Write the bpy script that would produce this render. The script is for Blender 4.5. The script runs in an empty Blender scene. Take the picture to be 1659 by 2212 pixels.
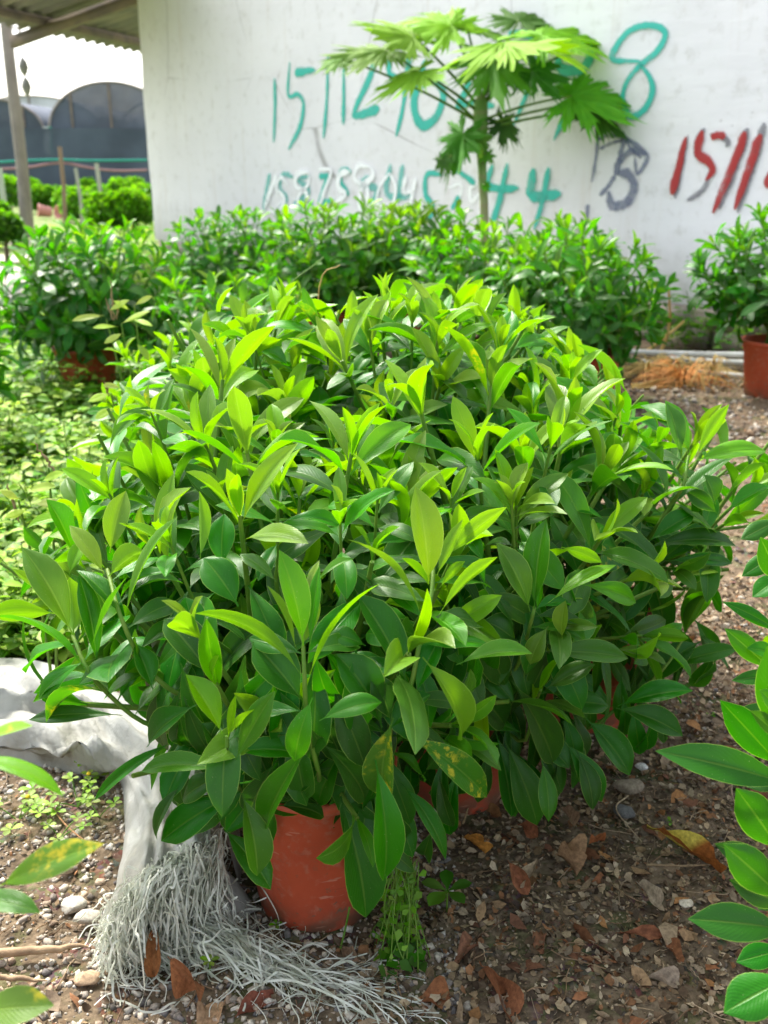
import bpy, math, random
import numpy as np
from mathutils import Vector, Matrix
from mathutils.bvhtree import BVHTree

R = math.radians
rng = np.random.default_rng(7)
random.seed(7)
scn = bpy.context.scene
col = scn.collection

# ------------------------------------------------------------------ camera
CAM_H, PITCH, FU = 1.4, R(19.5), 2122.0
cam_d = bpy.data.cameras.new('camera')
cam = bpy.data.objects.new('camera', cam_d); col.objects.link(cam)
cam.location = (0, 0, CAM_H)
cam.rotation_euler = (R(90) - PITCH, 0, 0)
cam_d.sensor_fit = 'VERTICAL'; cam_d.sensor_height = 36; cam_d.sensor_width = 27
cam_d.lens = 34.54
cam_d.clip_start = .05; cam_d.clip_end = 600
cam_d.dof.use_dof = True; cam_d.dof.focus_distance = 1.75; cam_d.dof.aperture_fstop = 4.6
scn.camera = cam
scn.render.resolution_x = 768; scn.render.resolution_y = 1024

# ------------------------------------------------------------------ light
SUN = Vector((-.50, .70, 1.1)).normalized()
w = bpy.data.worlds.new('World'); scn.world = w; w.use_nodes = True
nt = w.node_tree
sky = nt.nodes.new('ShaderNodeTexSky'); sky.sky_type = 'NISHITA'; sky.sun_disc = False
sky.sun_elevation = math.asin(SUN.z); sky.sun_rotation = math.atan2(SUN.x, SUN.y)
sky.air_density = 1.0; sky.dust_density = 4.0; sky.ozone_density = .8
nt.nodes['Background'].inputs['Strength'].default_value = .15
hz = nt.nodes.new('ShaderNodeHueSaturation'); hz.inputs['Saturation'].default_value = .45; hz.inputs['Value'].default_value = 1.05
nt.links.new(sky.outputs[0], hz.inputs['Color']); nt.links.new(hz.outputs[0], nt.nodes['Background'].inputs['Color'])
sd = bpy.data.lights.new('sun', 'SUN'); sd.energy = 2.0; sd.angle = R(7); sd.color = (1, .95, .86)
so = bpy.data.objects.new('sun', sd); col.objects.link(so)
so.rotation_euler = SUN.to_track_quat('Z', 'Y').to_euler(); so.location = (-5, 3, 8)
vs = scn.view_settings
vs.view_transform = 'Standard'; vs.look = 'None'; vs.gamma = 1; vs.use_curve_mapping = False
vs.exposure = 1.74
cy = scn.cycles
cy.max_bounces = 7; cy.diffuse_bounces = 4; cy.glossy_bounces = 3; cy.transmission_bounces = 5
cy.transparent_max_bounces = 16; cy.use_denoising = True; cy.caustics_reflective = False
scn.render.use_persistent_data = False

# ------------------------------------------------------------------ pixel -> world (units: 1659 px wide picture)
cp, sp_ = math.cos(PITCH), math.sin(PITCH)
RIGHT = Vector((1, 0, 0)); UPV = Vector((0, sp_, cp)); FWD = Vector((0, cp, -sp_))
O = Vector((0, 0, CAM_H))
def ray(u, v):
    return (RIGHT * ((u - 829.5) / FU) + UPV * ((1106 - v) / FU) + FWD)
def PZ(u, v, z=0.):
    d = ray(u, v); return O + d * ((z - CAM_H) / d.z)
def PY(u, v, y):
    d = ray(u, v); return O + d * (y / d.y)

# ------------------------------------------------------------------ materials
class NB:
    def __init__(s, name):
        s.m = bpy.data.materials.new(name); s.m.use_nodes = True
        s.t = s.m.node_tree; s.bsdf = s.t.nodes['Principled BSDF']; s.out = s.t.nodes['Material Output']
    def n(s, typ, ins=None, **kw):
        x = s.t.nodes.new('ShaderNode' + typ)
        for k, v in kw.items(): setattr(x, k, v)
        if ins:
            for k, v in ins.items(): s.put(x.inputs[k], v)
        return x
    def put(s, sock, v):
        if isinstance(v, bpy.types.NodeSocket): s.t.links.new(v, sock)
        elif isinstance(v, bpy.types.Node): s.t.links.new(v.outputs[0], sock)
        else:
            if isinstance(v, (tuple, list)) and len(v) == 3 and sock.type == 'RGBA': v = (*v, 1)
            sock.default_value = v
    def math(s, op, a, b=None, c=None, clamp=False):
        x = s.n('Math', operation=op, use_clamp=clamp); s.put(x.inputs[0], a)
        if b is not None: s.put(x.inputs[1], b)
        if c is not None: s.put(x.inputs[2], c)
        return x.outputs[0]
    def ss(s, v, a, b, lo=0., hi=1.):
        x = s.n('MapRange', interpolation_type='SMOOTHSTEP'); s.put(x.inputs[0], v)
        for i, q in enumerate((a, b, lo, hi)): s.put(x.inputs[i + 1], q)
        return x.outputs[0]
    def mix(s, f, a, b, blend='MIX'):
        x = s.n('Mix', data_type='RGBA', blend_type=blend); s.put(x.inputs[0], f)
        s.put(x.inputs[6], a); s.put(x.inputs[7], b); return x.outputs[2]
    def noise(s, scale, detail=4, vec=None, rough=.55):
        x = s.n('TexNoise', {'Scale': scale, 'Detail': detail, 'Roughness': rough})
        if vec is not None: s.put(x.inputs['Vector'], vec)
        return x.outputs[0]
    def pos(s): return s.n('NewGeometry').outputs['Position']
    def obj(s): return s.n('TexCoord').outputs['Object']
    def bump(s, h, strength=.3, dist=.01):
        x = s.n('Bump', {'Strength': strength, 'Distance': dist, 'Height': h}); return x.outputs[0]
    def p(s, **kw):
        for k, v in kw.items(): s.put(s.bsdf.inputs[k.replace('_', ' ')], v)
        return s

def simple(name, c, c2=None, scale=8., rough=.7, bump=.2, bscale=None, dist=.004, spec=.4):
    b = NB(name); n = b.noise(scale, 6, b.obj())
    c2 = c2 or tuple(x * .7 for x in c)
    b.p(Base_Color=b.mix(b.ss(n, .35, .65), c, c2), Roughness=rough)
    b.bsdf.inputs['Specular IOR Level'].default_value = spec
    if bump: b.p(Normal=b.bump(b.noise(bscale or scale * 5, 5, b.obj()), bump, dist))
    return b.m

def leaf_material(name, old, mid, young, pale, rough=.36, trans=.38, veins=True, t_gain=1.9):
    b = NB(name)
    oi = b.n('ObjectInfo'); at = b.n('Attribute', attribute_name='tint')
    add = b.n('VectorMath', operation='ADD'); b.put(add.inputs[0], oi.outputs['Color']); b.put(add.inputs[1], at.outputs['Color'])
    sep = b.n('SeparateXYZ'); b.put(sep.inputs[0], add.outputs[0])
    age, rnd, mot = sep.outputs
    uv = b.n('UVMap').outputs[0]; su = b.n('SeparateXYZ'); b.put(su.inputs[0], uv)
    U, V = su.outputs[0], su.outputs[1]
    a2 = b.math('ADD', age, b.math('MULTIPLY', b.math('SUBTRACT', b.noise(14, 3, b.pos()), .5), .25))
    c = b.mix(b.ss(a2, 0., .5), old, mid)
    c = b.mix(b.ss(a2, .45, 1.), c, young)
    hs = b.n('HueSaturation', {'Hue': b.math('ADD', .474, b.math('MULTIPLY', rnd, .024)), 'Saturation': b.math('ADD', .95, b.math('MULTIPLY', rnd, .15)),
                               'Value': b.math('ADD', .75, b.math('MULTIPLY', rnd, .5)), 'Color': c})
    c = hs.outputs[0]
    cen = b.math('ABSOLUTE', b.math('SUBTRACT', U, .5))
    if veins:
        rib = b.ss(cen, .012, .04, 1., 0.)
        c = b.mix(b.math('MULTIPLY', rib, .16), c, pale)
        edge = b.ss(cen, .475, .495)
        c = b.mix(b.math('MULTIPLY', edge, .55), c, pale)
        c = b.mix(b.math('MULTIPLY', b.ss(b.noise(9, 5, b.pos(), .6), .42, .7), .35), c, b.mix(.5, c, mid))
        c = b.mix(b.math('MULTIPLY', b.ss(b.noise(330, 2, b.pos()), .70, .76), .45), c, (.30, .34, .16))
        # yellow blotches on a few leaves
        blot = b.math('MULTIPLY', b.ss(b.noise(70, 5, b.pos(), .7), .47, .62), b.math('MULTIPLY', mot, b.ss(b.noise(18, 2, b.pos()), .42, .58)))
        c = b.mix(b.math('MULTIPLY', blot, .85), c, (.55, .48, .03))
        wv = b.n('TexWave', {'Scale': 5.5, 'Distortion': 1.2, 'Detail': 2.}, wave_type='BANDS', bands_direction='Y')
        skew = b.n('CombineXYZ'); b.put(skew.inputs[0], cen); b.put(skew.inputs[1], b.math('SUBTRACT', V, b.math('MULTIPLY', cen, .55)))
        b.put(wv.inputs['Vector'], skew.outputs[0])
        bh = b.math('ADD', b.math('MULTIPLY', wv.outputs[1], .14), b.math('MULTIPLY', rib, -1.2))
        nrm = b.bump(b.math('ADD', bh, b.math('MULTIPLY', b.noise(38, 4, b.pos()), 1.1)), .42, .0026)
        b.p(Normal=nrm)
    back = b.n('NewGeometry').outputs['Backfacing']
    cb = b.mix(back, c, b.mix(.25, c, tuple(min(1, x * 1.25) for x in mid)))
    b.p(Base_Color=cb)
    b.put(b.bsdf.inputs['Roughness'], b.math('ADD', b.math('MULTIPLY', back, .22), b.math('ADD', rough - .06, b.math('MULTIPLY', b.noise(40, 3, b.pos()), .16))))
    b.bsdf.inputs['Specular IOR Level'].default_value = .32
    tr = b.n('BsdfTranslucent')
    tc = b.n('HueSaturation', {'Hue': .49, 'Saturation': 1.08, 'Value': t_gain, 'Color': cb})
    b.put(tr.inputs[0], tc.outputs[0])
    mx = b.n('MixShader', {0: trans}); b.put(mx.inputs[1], b.bsdf.outputs[0]); b.put(mx.inputs[2], tr.outputs[0])
    b.put(b.out.inputs[0], mx.outputs[0])
    return b.m

def tint_material(name, rough=.85, bump=.3, scale=60, dist=.002, trans=0.):
    """colour carried by the piece itself (attribute 'tint') times fine grain"""
    b = NB(name)
    oi = b.n('ObjectInfo'); at = b.n('Attribute', attribute_name='tint')
    add = b.n('VectorMath', operation='ADD'); b.put(add.inputs[0], oi.outputs['Color']); b.put(add.inputs[1], at.outputs['Color'])
    n = b.noise(scale, 6, b.pos(), .65)
    c = b.mix(1., add.outputs[0], b.mix(b.ss(n, .3, .7), (.62, .60, .57), (1.12, 1.1, 1.05)), 'MULTIPLY')
    b.p(Base_Color=c, Roughness=rough, Normal=b.bump(n, bump, dist))
    b.bsdf.inputs['Specular IOR Level'].default_value = .25
    if trans:
        tr = b.n('BsdfTranslucent', {0: c}); mx = b.n('MixShader', {0: trans})
        b.put(mx.inputs[1], b.bsdf.outputs[0]); b.put(mx.inputs[2], tr.outputs[0]); b.put(b.out.inputs[0], mx.outputs[0])
    return b.m

M = {}
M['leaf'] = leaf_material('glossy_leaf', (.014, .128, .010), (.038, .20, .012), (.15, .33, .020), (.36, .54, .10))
M['papaya'] = leaf_material('papaya_leaf', (.02, .10, .015), (.06, .24, .025), (.19, .42, .035), (.2, .4, .1), rough=.68, trans=.3, veins=False, t_gain=1.9)
M['weed'] = leaf_material('weed_leaf', (.03, .13, .012), (.10, .28, .025), (.32, .46, .09), (.4, .5, .2), rough=.5, trans=.4, veins=False)
M['bush'] = leaf_material('bush_leaf', (.03, .12, .012), (.08, .26, .02), (.17, .42, .03), (.4, .5, .2), rough=.5, trans=.4, veins=False)
M['stem'] = simple('green_stem', (.085, .20, .02), (.14, .23, .03), 30, .5, .2, spec=.25)
M['oldstem'] = simple('woody_stem', (.13, .10, .05), (.08, .07, .04), 30, .8, .4)
M['litter'] = tint_material('dry_litter', .8, .5, 120, .002, .12)
M['stone'] = tint_material('gravel_stone', .9, .5, 150, .002)
M['pvc'] = simple('white_plastic_pipe', (.75, .75, .73), (.6, .6, .57), 6, .35, .05)
M['straw'] = simple('dry_palm_frond', (.52, .38, .12), (.40, .24, .07), 9, .7, .3)
M['orange'] = simple('orange_dry_frond', (.50, .19, .025), (.36, .15, .03), 12, .7, .3)
M['wood'] = simple('splintered_wood', (.42, .30, .18), (.25, .17, .10), 20, .8, .6)
M['pole'] = simple('grey_weathered_pole', (.30, .26, .23), (.22, .19, .17), 3, .85, .4)
M['purlin'] = simple('rusty_purlin', (.16, .13, .11), (.24, .19, .14), 3, .8, .3)
M['dark'] = simple('potting_soil', (.05, .035, .022), (.09, .06, .04), 40, .95, .8)
M['concrete'] = simple('pale_concrete', (.50, .45, .38), (.42, .38, .32), 1.5, .9, .3)

def pot_material():
    b = NB('terracotta_plastic')
    oi = b.n('ObjectInfo')
    n = b.noise(5, 6, b.obj()); n2 = b.noise(45, 5, b.obj(), .7)
    c = b.mix(b.ss(n, .3, .7), (.60, .105, .042), (.50, .08, .034))
    c = b.mix(b.math('MULTIPLY', b.ss(n2, .50, .66), .5), c, (.55, .22, .14))
    z = b.n('SeparateXYZ'); b.put(z.inputs[0], b.obj())
    dirt = b.math('MULTIPLY', b.ss(z.outputs[2], .0, .09, 1., 0.), b.ss(b.noise(16, 5, b.obj()), .35, .6))
    c = b.mix(b.math('MULTIPLY', dirt, .9), c, (.16, .10, .06))
    sc = b.ss(b.n('TexVoronoi', {'Scale': 9., 'Vector': b.obj()}, feature='DISTANCE_TO_EDGE').outputs[0], .0, .012, 1., 0.)
    c = b.mix(b.math('MULTIPLY', sc, b.math('MULTIPLY', b.ss(n, .5, .6), .3)), c, (.2, .05, .03))
    sv = b.n('CombineXYZ'); b.put(sv.inputs[0], b.math('MULTIPLY', z.outputs[0], 14.)); b.put(sv.inputs[1], b.math('MULTIPLY', z.outputs[1], 14.)); b.put(sv.inputs[2], b.math('MULTIPLY', z.outputs[2], 70.))
    c = b.mix(b.math('MULTIPLY', b.ss(b.noise(1., 3, sv.outputs[0]), .66, .70), .5), c, (.66, .34, .24))
    mud = b.math('MULTIPLY', b.ss(b.noise(60, 3, b.obj()), .62, .68), b.ss(z.outputs[2], .02, .22, .9, .1))
    c = b.mix(mud, c, (.20, .13, .08))
    b.p(Base_Color=c, Roughness=b.math('ADD', .42, b.math('MULTIPLY', n2, .25)), Normal=b.bump(n2, .12, .002))
    return b.m
M['pot'] = pot_material()

def ground_material():
    b = NB('ground_soil'); p = b.pos()
    n1 = b.noise(1.3, 6, p); n2 = b.noise(26, 8, p, .7); n3 = b.noise(5, 6, p)
    c = b.mix(b.ss(n2, .3, .7), (.065, .046, .028), (.21, .155, .10))
    c = b.mix(b.ss(n3, .5, .68), c, (.14, .105, .07))
    vor = b.n('TexVoronoi', {'Scale': 75., 'Vector': p})
    c = b.mix(b.ss(b.noise(9, 4, p), .52, .62), c, b.mix(.55, c, vor.outputs[1], 'MULTIPLY'))
    moss = b.math('MULTIPLY', b.ss(b.noise(6, 6, p), .53, .6), .55)
    c = b.mix(moss, c, (.055, .075, .02))
    s = b.n('SeparateXYZ'); b.put(s.inputs[0], p)
    gx = b.ss(b.math('ADD', s.outputs[0], b.math('MULTIPLY', n1, 1.2)), -.9, .3, 1., 0.)
    gy = b.ss(s.outputs[1], 2.6, 5.5)
    c = b.mix(b.math('MULTIPLY', b.math('MULTIPLY', gx, gy), b.ss(n3, .3, .55)), c, (.10, .17, .04))
    far = b.math('MULTIPLY', b.ss(s.outputs[1], 12., 22.), .8)
    c = b.mix(far, c, (.17, .22, .07))
    h = b.math('ADD', b.math('MULTIPLY', n2, .6), b.math('MULTIPLY', vor.outputs[0], -.6))
    b.p(Base_Color=c, Roughness=.95, Normal=b.bump(h, .6, .012))
    b.bsdf.inputs['Specular IOR Level'].default_value = .2
    return b.m
M['ground'] = ground_material()

def wall_material():
    b = NB('whitewashed_plaster'); p = b.obj()
    n = b.noise(.8, 6, p); n2 = b.noise(7, 8, p, .65); n3 = b.noise(40, 6, p)
    c = b.mix(b.ss(n, .35, .7), (.84, .83, .845), (.77, .76, .775))
    c = b.mix(b.math('MULTIPLY', b.ss(n2, .52, .70), .45), c, (.54, .52, .49))
    sx = b.n('SeparateXYZ'); b.put(sx.inputs[0], p)
    st = b.n('CombineXYZ'); b.put(st.inputs[0], b.math('MULTIPLY', sx.outputs[0], 7.)); b.put(st.inputs[2], b.math('MULTIPLY', sx.outputs[2], .55))
    drip = b.ss(b.noise(1., 4, st.outputs[0]), .56, .72)
    c = b.mix(b.math('MULTIPLY', drip, .28), c, (.62, .55, .48))
    low = b.math('MULTIPLY', b.ss(b.math('ADD', sx.outputs[2], b.math('MULTIPLY', n2, -.5)), -.05, .75, 1., 0.), .7)
    c = b.mix(low, c, (.42, .41, .37))
    spots = b.ss(b.noise(19, 3, p), .70, .74)
    c = b.mix(b.math('MULTIPLY', spots, .55), c, (.3, .29, .28))
    cr = b.n('TexVoronoi', {'Scale': .42}, feature='DISTANCE_TO_EDGE')
    dv = b.n('VectorMath', operation='ADD'); b.put(dv.inputs[0], p)
    nn = b.n('TexNoise', {'Scale': 3.}); sc = b.n('VectorMath', operation='SCALE'); b.put(sc.inputs[0], nn.outputs[1]); sc.inputs['Scale'].default_value = .35
    b.put(dv.inputs[1], sc.outputs[0]); b.put(cr.inputs['Vector'], dv.outputs[0])
    crack = b.math('MULTIPLY', b.ss(cr.outputs[0], 0., .003, 1., 0.), b.ss(n, .45, .6))
    c = b.mix(b.math('MULTIPLY', crack, .8), c, (.3, .29, .28))
    trowel = b.n('CombineXYZ'); b.put(trowel.inputs[0], b.math('MULTIPLY', sx.outputs[0], 1.2)); b.put(trowel.inputs[2], b.math('MULTIPLY', sx.outputs[2], 5.))
    h = b.math('ADD', b.noise(2.2, 5, trowel.outputs[0]), b.math('MULTIPLY', n3, .12))
    h = b.math('SUBTRACT', h, b.math('MULTIPLY', crack, .4))
    b.p(Base_Color=c, Roughness=.85, Normal=b.bump(h, .22, .02))
    return b.m
M['wall'] = wall_material()
M['block'] = simple('foundation_block', (.40, .33, .28), (.28, .24, .21), 6, .9, .7, 30, .01)

def paint_material(name, c, opa=.9, ragged=.35):
    b = NB(name)
    uv = b.n('UVMap').outputs[0]; s = b.n('SeparateXYZ'); b.put(s.inputs[0], uv)
    e = b.math('MULTIPLY', b.math('ABSOLUTE', b.math('SUBTRACT', s.outputs[0], .5)), 2.)
    n = b.noise(14, 5, b.pos(), .7)
    e = b.math('ADD', e, b.math('MULTIPLY', b.math('SUBTRACT', n, .5), ragged * 2))
    core = b.ss(e, .50, .88, 1., 0.); mist = b.math('MULTIPLY', b.ss(e, .5, 1.05, 1., 0.), .30)
    wear = b.ss(b.noise(5, 6, b.pos(), .65), .34, .48, .68, 1.)
    a = b.math('MULTIPLY', b.math('MULTIPLY', b.math('MAXIMUM', core, mist), wear), opa)
    b.p(Base_Color=c, Roughness=.6, Alpha=a)
    return b.m
M['teal'] = paint_material('teal_spray_paint', (.03, .50, .40), .95)
M['faint_teal'] = paint_material('faded_teal_spray_paint', (.08, .52, .45), .62, .5)
M['white_paint'] = paint_material('white_spray_paint', (.95, .97, .97), 1.)
M['blue_paint'] = paint_material('slate_blue_spray_paint', (.12, .15, .26), .62, .6)
M['red'] = paint_material('red_spray_paint', (.42, .02, .02), .93)
M['shadow_paint'] = paint_material('dark_grey_spray_paint', (.10, .10, .13), .6, .6)

def net_material(name, c, alpha):
    b = NB(name)
    wv = b.noise(2.2, 5, b.obj()); n2 = b.noise(.5, 3, b.obj())
    b.p(Base_Color=b.mix(b.ss(n2, .35, .65), c, tuple(x * 1.5 for x in c)), Roughness=.9,
        Alpha=b.math('ADD', alpha - .08, b.math('MULTIPLY', wv, .16)))
    return b.m
M['net'] = net_material('dark_shade_net', (.055, .07, .095), .95)
M['net2'] = net_material('thin_shade_net', (.075, .09, .12), .82)
M['film'] = net_material('grey_greenhouse_film', (.42, .42, .47), .93)

def sack_material():
    b = NB('woven_plastic_sack')
    uv = b.n('UVMap').outputs[0]; s = b.n('SeparateXYZ'); b.put(s.inputs[0], uv)
    n = b.noise(9, 6, b.pos()); n2 = b.noise(70, 4, b.pos())
    c = b.mix(b.ss(n, .35, .65), (.31, .31, .27), (.43, .435, .40))
    c = b.mix(b.math('MULTIPLY', b.ss(b.noise(22, 5, b.pos(), .7), .56, .66), .4), c, (.42, .39, .30))
    w1 = b.math('SINE', b.math('MULTIPLY', s.outputs[0], 950.)); w2 = b.math('SINE', b.math('MULTIPLY', s.outputs[1], 900.))
    h = b.math('ADD', b.math('MULTIPLY', w1, w2), b.math('MULTIPLY', n2, 1.5))
    def ridge(sc):
        return b.math('ABSOLUTE', b.math('SUBTRACT', b.noise(sc, 4, b.pos(), .55), .5))
    cr = b.math('ADD', b.math('MULTIPLY', ridge(6), 3.), b.math('MULTIPLY', ridge(15), 1.6))
    big = b.bump(cr, .55, .010)
    bp = b.n('Bump', {'Strength': .25, 'Distance': .0012, 'Height': h, 'Normal': big})
    b.p(Base_Color=c, Roughness=.55, Normal=bp.outputs[0])
    tr = b.n('BsdfTranslucent', {0: c}); mx = b.n('MixShader', {0: .22})
    b.put(mx.inputs[1], b.bsdf.outputs[0]); b.put(mx.inputs[2], tr.outputs[0]); b.put(b.out.inputs[0], mx.outputs[0])
    return b.m
M['sack'] = sack_material()
b_ = NB('frayed_plastic_tape'); b_.p(Base_Color=b_.mix(b_.ss(b_.noise(25, 4, b_.pos()), .35, .65), (.52, .54, .43), (.78, .78, .70)), Roughness=.4)
t_ = b_.n('BsdfTranslucent', {0: (.6, .65, .55)}); x_ = b_.n('MixShader', {0: .25}); b_.put(x_.inputs[1], b_.bsdf.outputs[0]); b_.put(x_.inputs[2], t_.outputs[0]); b_.put(b_.out.inputs[0], x_.outputs[0])
M['tape'] = b_.m

# ------------------------------------------------------------------ object helpers
def tag(o, label=None, cat=None, group=None, kind=None):
    if label: o['label'] = label
    if cat: o['category'] = cat
    if group: o['group'] = group
    if kind: o['kind'] = kind
    return o
def empty(name, loc, label, cat, group=None):
    o = bpy.data.objects.new(name, None); col.objects.link(o); o.location = loc
    o.empty_display_size = .1
    return tag(o, label, cat, group)

class Soup:
    """collects geometry in WORLD coordinates; build() links it as ONE mesh object"""
    def __init__(s): s.V = []; s.F = {}; s.UV = []; s.T = []; s.n = 0
    def add(s, V, F, uv=None, tint=None):
        V = np.asarray(V, float).reshape(-1, 3); F = np.asarray(F, int)
        k = F.shape[1]; s.F.setdefault(k, []).append(F + s.n)
        s.V.append(V); s.UV.append(np.zeros((len(V), 2)) if uv is None else np.asarray(uv, float))
        t = np.zeros((len(V), 3)) if tint is None else np.broadcast_to(np.asarray(tint, float), (len(V), 3))
        s.T.append(t); s.n += len(V); return s
    def mesh(s, name, mat, origin=(0, 0, 0), smooth=True, tint=False):
        V = np.concatenate(s.V) - np.asarray(origin, float)
        me = bpy.data.meshes.new(name)
        me.vertices.add(len(V)); me.vertices.foreach_set('co', V.ravel())
        loops, starts, c = [], [], 0
        for k, L in s.F.items():
            A = np.concatenate(L); loops.append(A.ravel()); starts.append(np.arange(len(A)) * k + c); c += A.size
        loops = np.concatenate(loops); starts = np.concatenate(starts)
        me.loops.add(len(loops)); me.loops.foreach_set('vertex_index', loops.astype(np.int32))
        me.polygons.add(len(starts)); me.polygons.foreach_set('loop_start', starts.astype(np.int32))
        uvl = me.uv_layers.new(name='UVMap'); UV = np.concatenate(s.UV)[loops]
        uvl.data.foreach_set('uv', UV.ravel())
        if tint:
            a = me.attributes.new('tint', 'FLOAT_COLOR', 'POINT')
            T = np.concatenate(s.T); a.data.foreach_set('color', np.c_[T, np.ones(len(T))].ravel())
        me.update(calc_edges=True); me.validate()
        if smooth: me.polygons.foreach_set('use_smooth', np.ones(len(me.polygons), bool))
        me.materials.append(mat); return me
    def build(s, name, mat, parent=None, origin=None, smooth=True, tint=False, kind=None, color=(0, 0, 0, 1)):
        if origin is None: origin = parent_org(parent)
        me = s.mesh(name, mat, origin, smooth, tint)
        o = bpy.data.objects.new(name, me); col.objects.link(o); o.color = color
        if parent is None: o.location = origin
        else:
            o.parent = parent; o.location = Vector(origin) - Vector(parent_org(parent))
        if kind: o['kind'] = kind
        return o
def parent_org(p):
    v = Vector((0, 0, 0))
    while p is not None: v += p.location; p = p.parent
    return tuple(v)

def tube(S, pts, rad, n=6, tint=None, cap=True):
    P = np.array([tuple(p) for p in pts], float); k = len(P)
    rad = np.broadcast_to(np.asarray(rad, float), (k,)) if np.ndim(rad) == 0 else np.interp(np.linspace(0, 1, k), np.linspace(0, 1, len(rad)), rad)
    T = np.gradient(P, axis=0); T /= np.linalg.norm(T, axis=1)[:, None] + 1e-9
    ref = np.array((0, 0, 1.)) if abs(T[:, 2]).mean() < .8 else np.array((1., 0, 0))
    A = np.cross(T, ref); A /= np.linalg.norm(A, axis=1)[:, None] + 1e-9
    B = np.cross(T, A)
    a = np.linspace(0, 2 * math.pi, n, endpoint=False)
    V = P[:, None] + rad[:, None, None] * (np.cos(a)[None, :, None] * A[:, None] + np.sin(a)[None, :, None] * B[:, None])
    i, j = np.meshgrid(np.arange(k - 1), np.arange(n), indexing='ij'); j2 = (j + 1) % n
    F = np.stack([i * n + j, i * n + j2, (i + 1) * n + j2, (i + 1) * n + j], -1).reshape(-1, 4)
    uv = np.stack(np.meshgrid(np.linspace(0, 1, k), np.arange(n) / n, indexing='ij')[::-1], -1).reshape(-1, 2)
    S.add(V.reshape(-1, 3), F, uv, tint)
    if cap:
        for e in (0, k - 1):
            vv = np.vstack([V[e], P[e]]); f = np.array([(q, (q + 1) % n, n) for q in range(n)])
            S.add(vv, f if e == 0 else f[:, ::-1], None, tint)
def bez(p0, p1, p2, n=8):
    p0, p1, p2 = map(lambda q: np.array(tuple(q), float), (p0, p1, p2)); t = np.linspace(0, 1, n)[:, None]
    return (1 - t) ** 2 * p0 + 2 * t * (1 - t) * p1 + t * t * p2
def crom(P, m=6):
    P = np.array([tuple(p) for p in P], float); Q = np.vstack([2 * P[0] - P[1], P, 2 * P[-1] - P[-2]]); out = []
    for i in range(1, len(Q) - 2):
        t = np.linspace(0, 1, m, endpoint=False)[:, None]
        out.append(.5 * (2 * Q[i] + (Q[i + 1] - Q[i - 1]) * t + (2 * Q[i - 1] - 5 * Q[i] + 4 * Q[i + 1] - Q[i + 2]) * t ** 2 + (3 * Q[i] - Q[i - 1] - 3 * Q[i + 1] + Q[i + 2]) * t ** 3))
    out.append(P[-1:]); return np.vstack(out)
def lathe(S, c, prof, n=48, tint=None):
    a = np.linspace(0, 2 * math.pi, n, endpoint=False); k = len(prof)
    V = np.array([[(c[0] + r * math.cos(q), c[1] + r * math.sin(q), c[2] + z) for q in a] for r, z in prof]).reshape(-1, 3)
    i, j = np.meshgrid(np.arange(k - 1), np.arange(n), indexing='ij'); j2 = (j + 1) % n
    S.add(V, np.stack([i * n + j, i * n + j2, (i + 1) * n + j2, (i + 1) * n + j], -1).reshape(-1, 4), None, tint)
BOXF = np.array([(0, 3, 2, 1), (4, 5, 6, 7), (0, 1, 5, 4), (1, 2, 6, 5), (2, 3, 7, 6), (3, 0, 4, 7)])
def box(S, c, X, Y, Z, tint=None):
    """centre and three half-extent vectors"""
    c, X, Y, Z = (np.array(tuple(q), float) for q in (c, X, Y, Z))
    V = [c + a * X + b * Y + d * Z for d in (-1, 1) for a, b in ((-1, -1), (1, -1), (1, 1), (-1, 1))]
    S.add(V, BOXF, None, tint)

def gh(x, y):
    x = np.asarray(x, float); y = np.asarray(y, float)
    return .010 * np.sin(3.1 * x + 1.3 * y) + .008 * np.sin(5.7 * y - 2.2 * x + 1) + .005 * np.sin(11 * x + 7 * y) + .003 * np.sin(23 * x - 17 * y)

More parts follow.
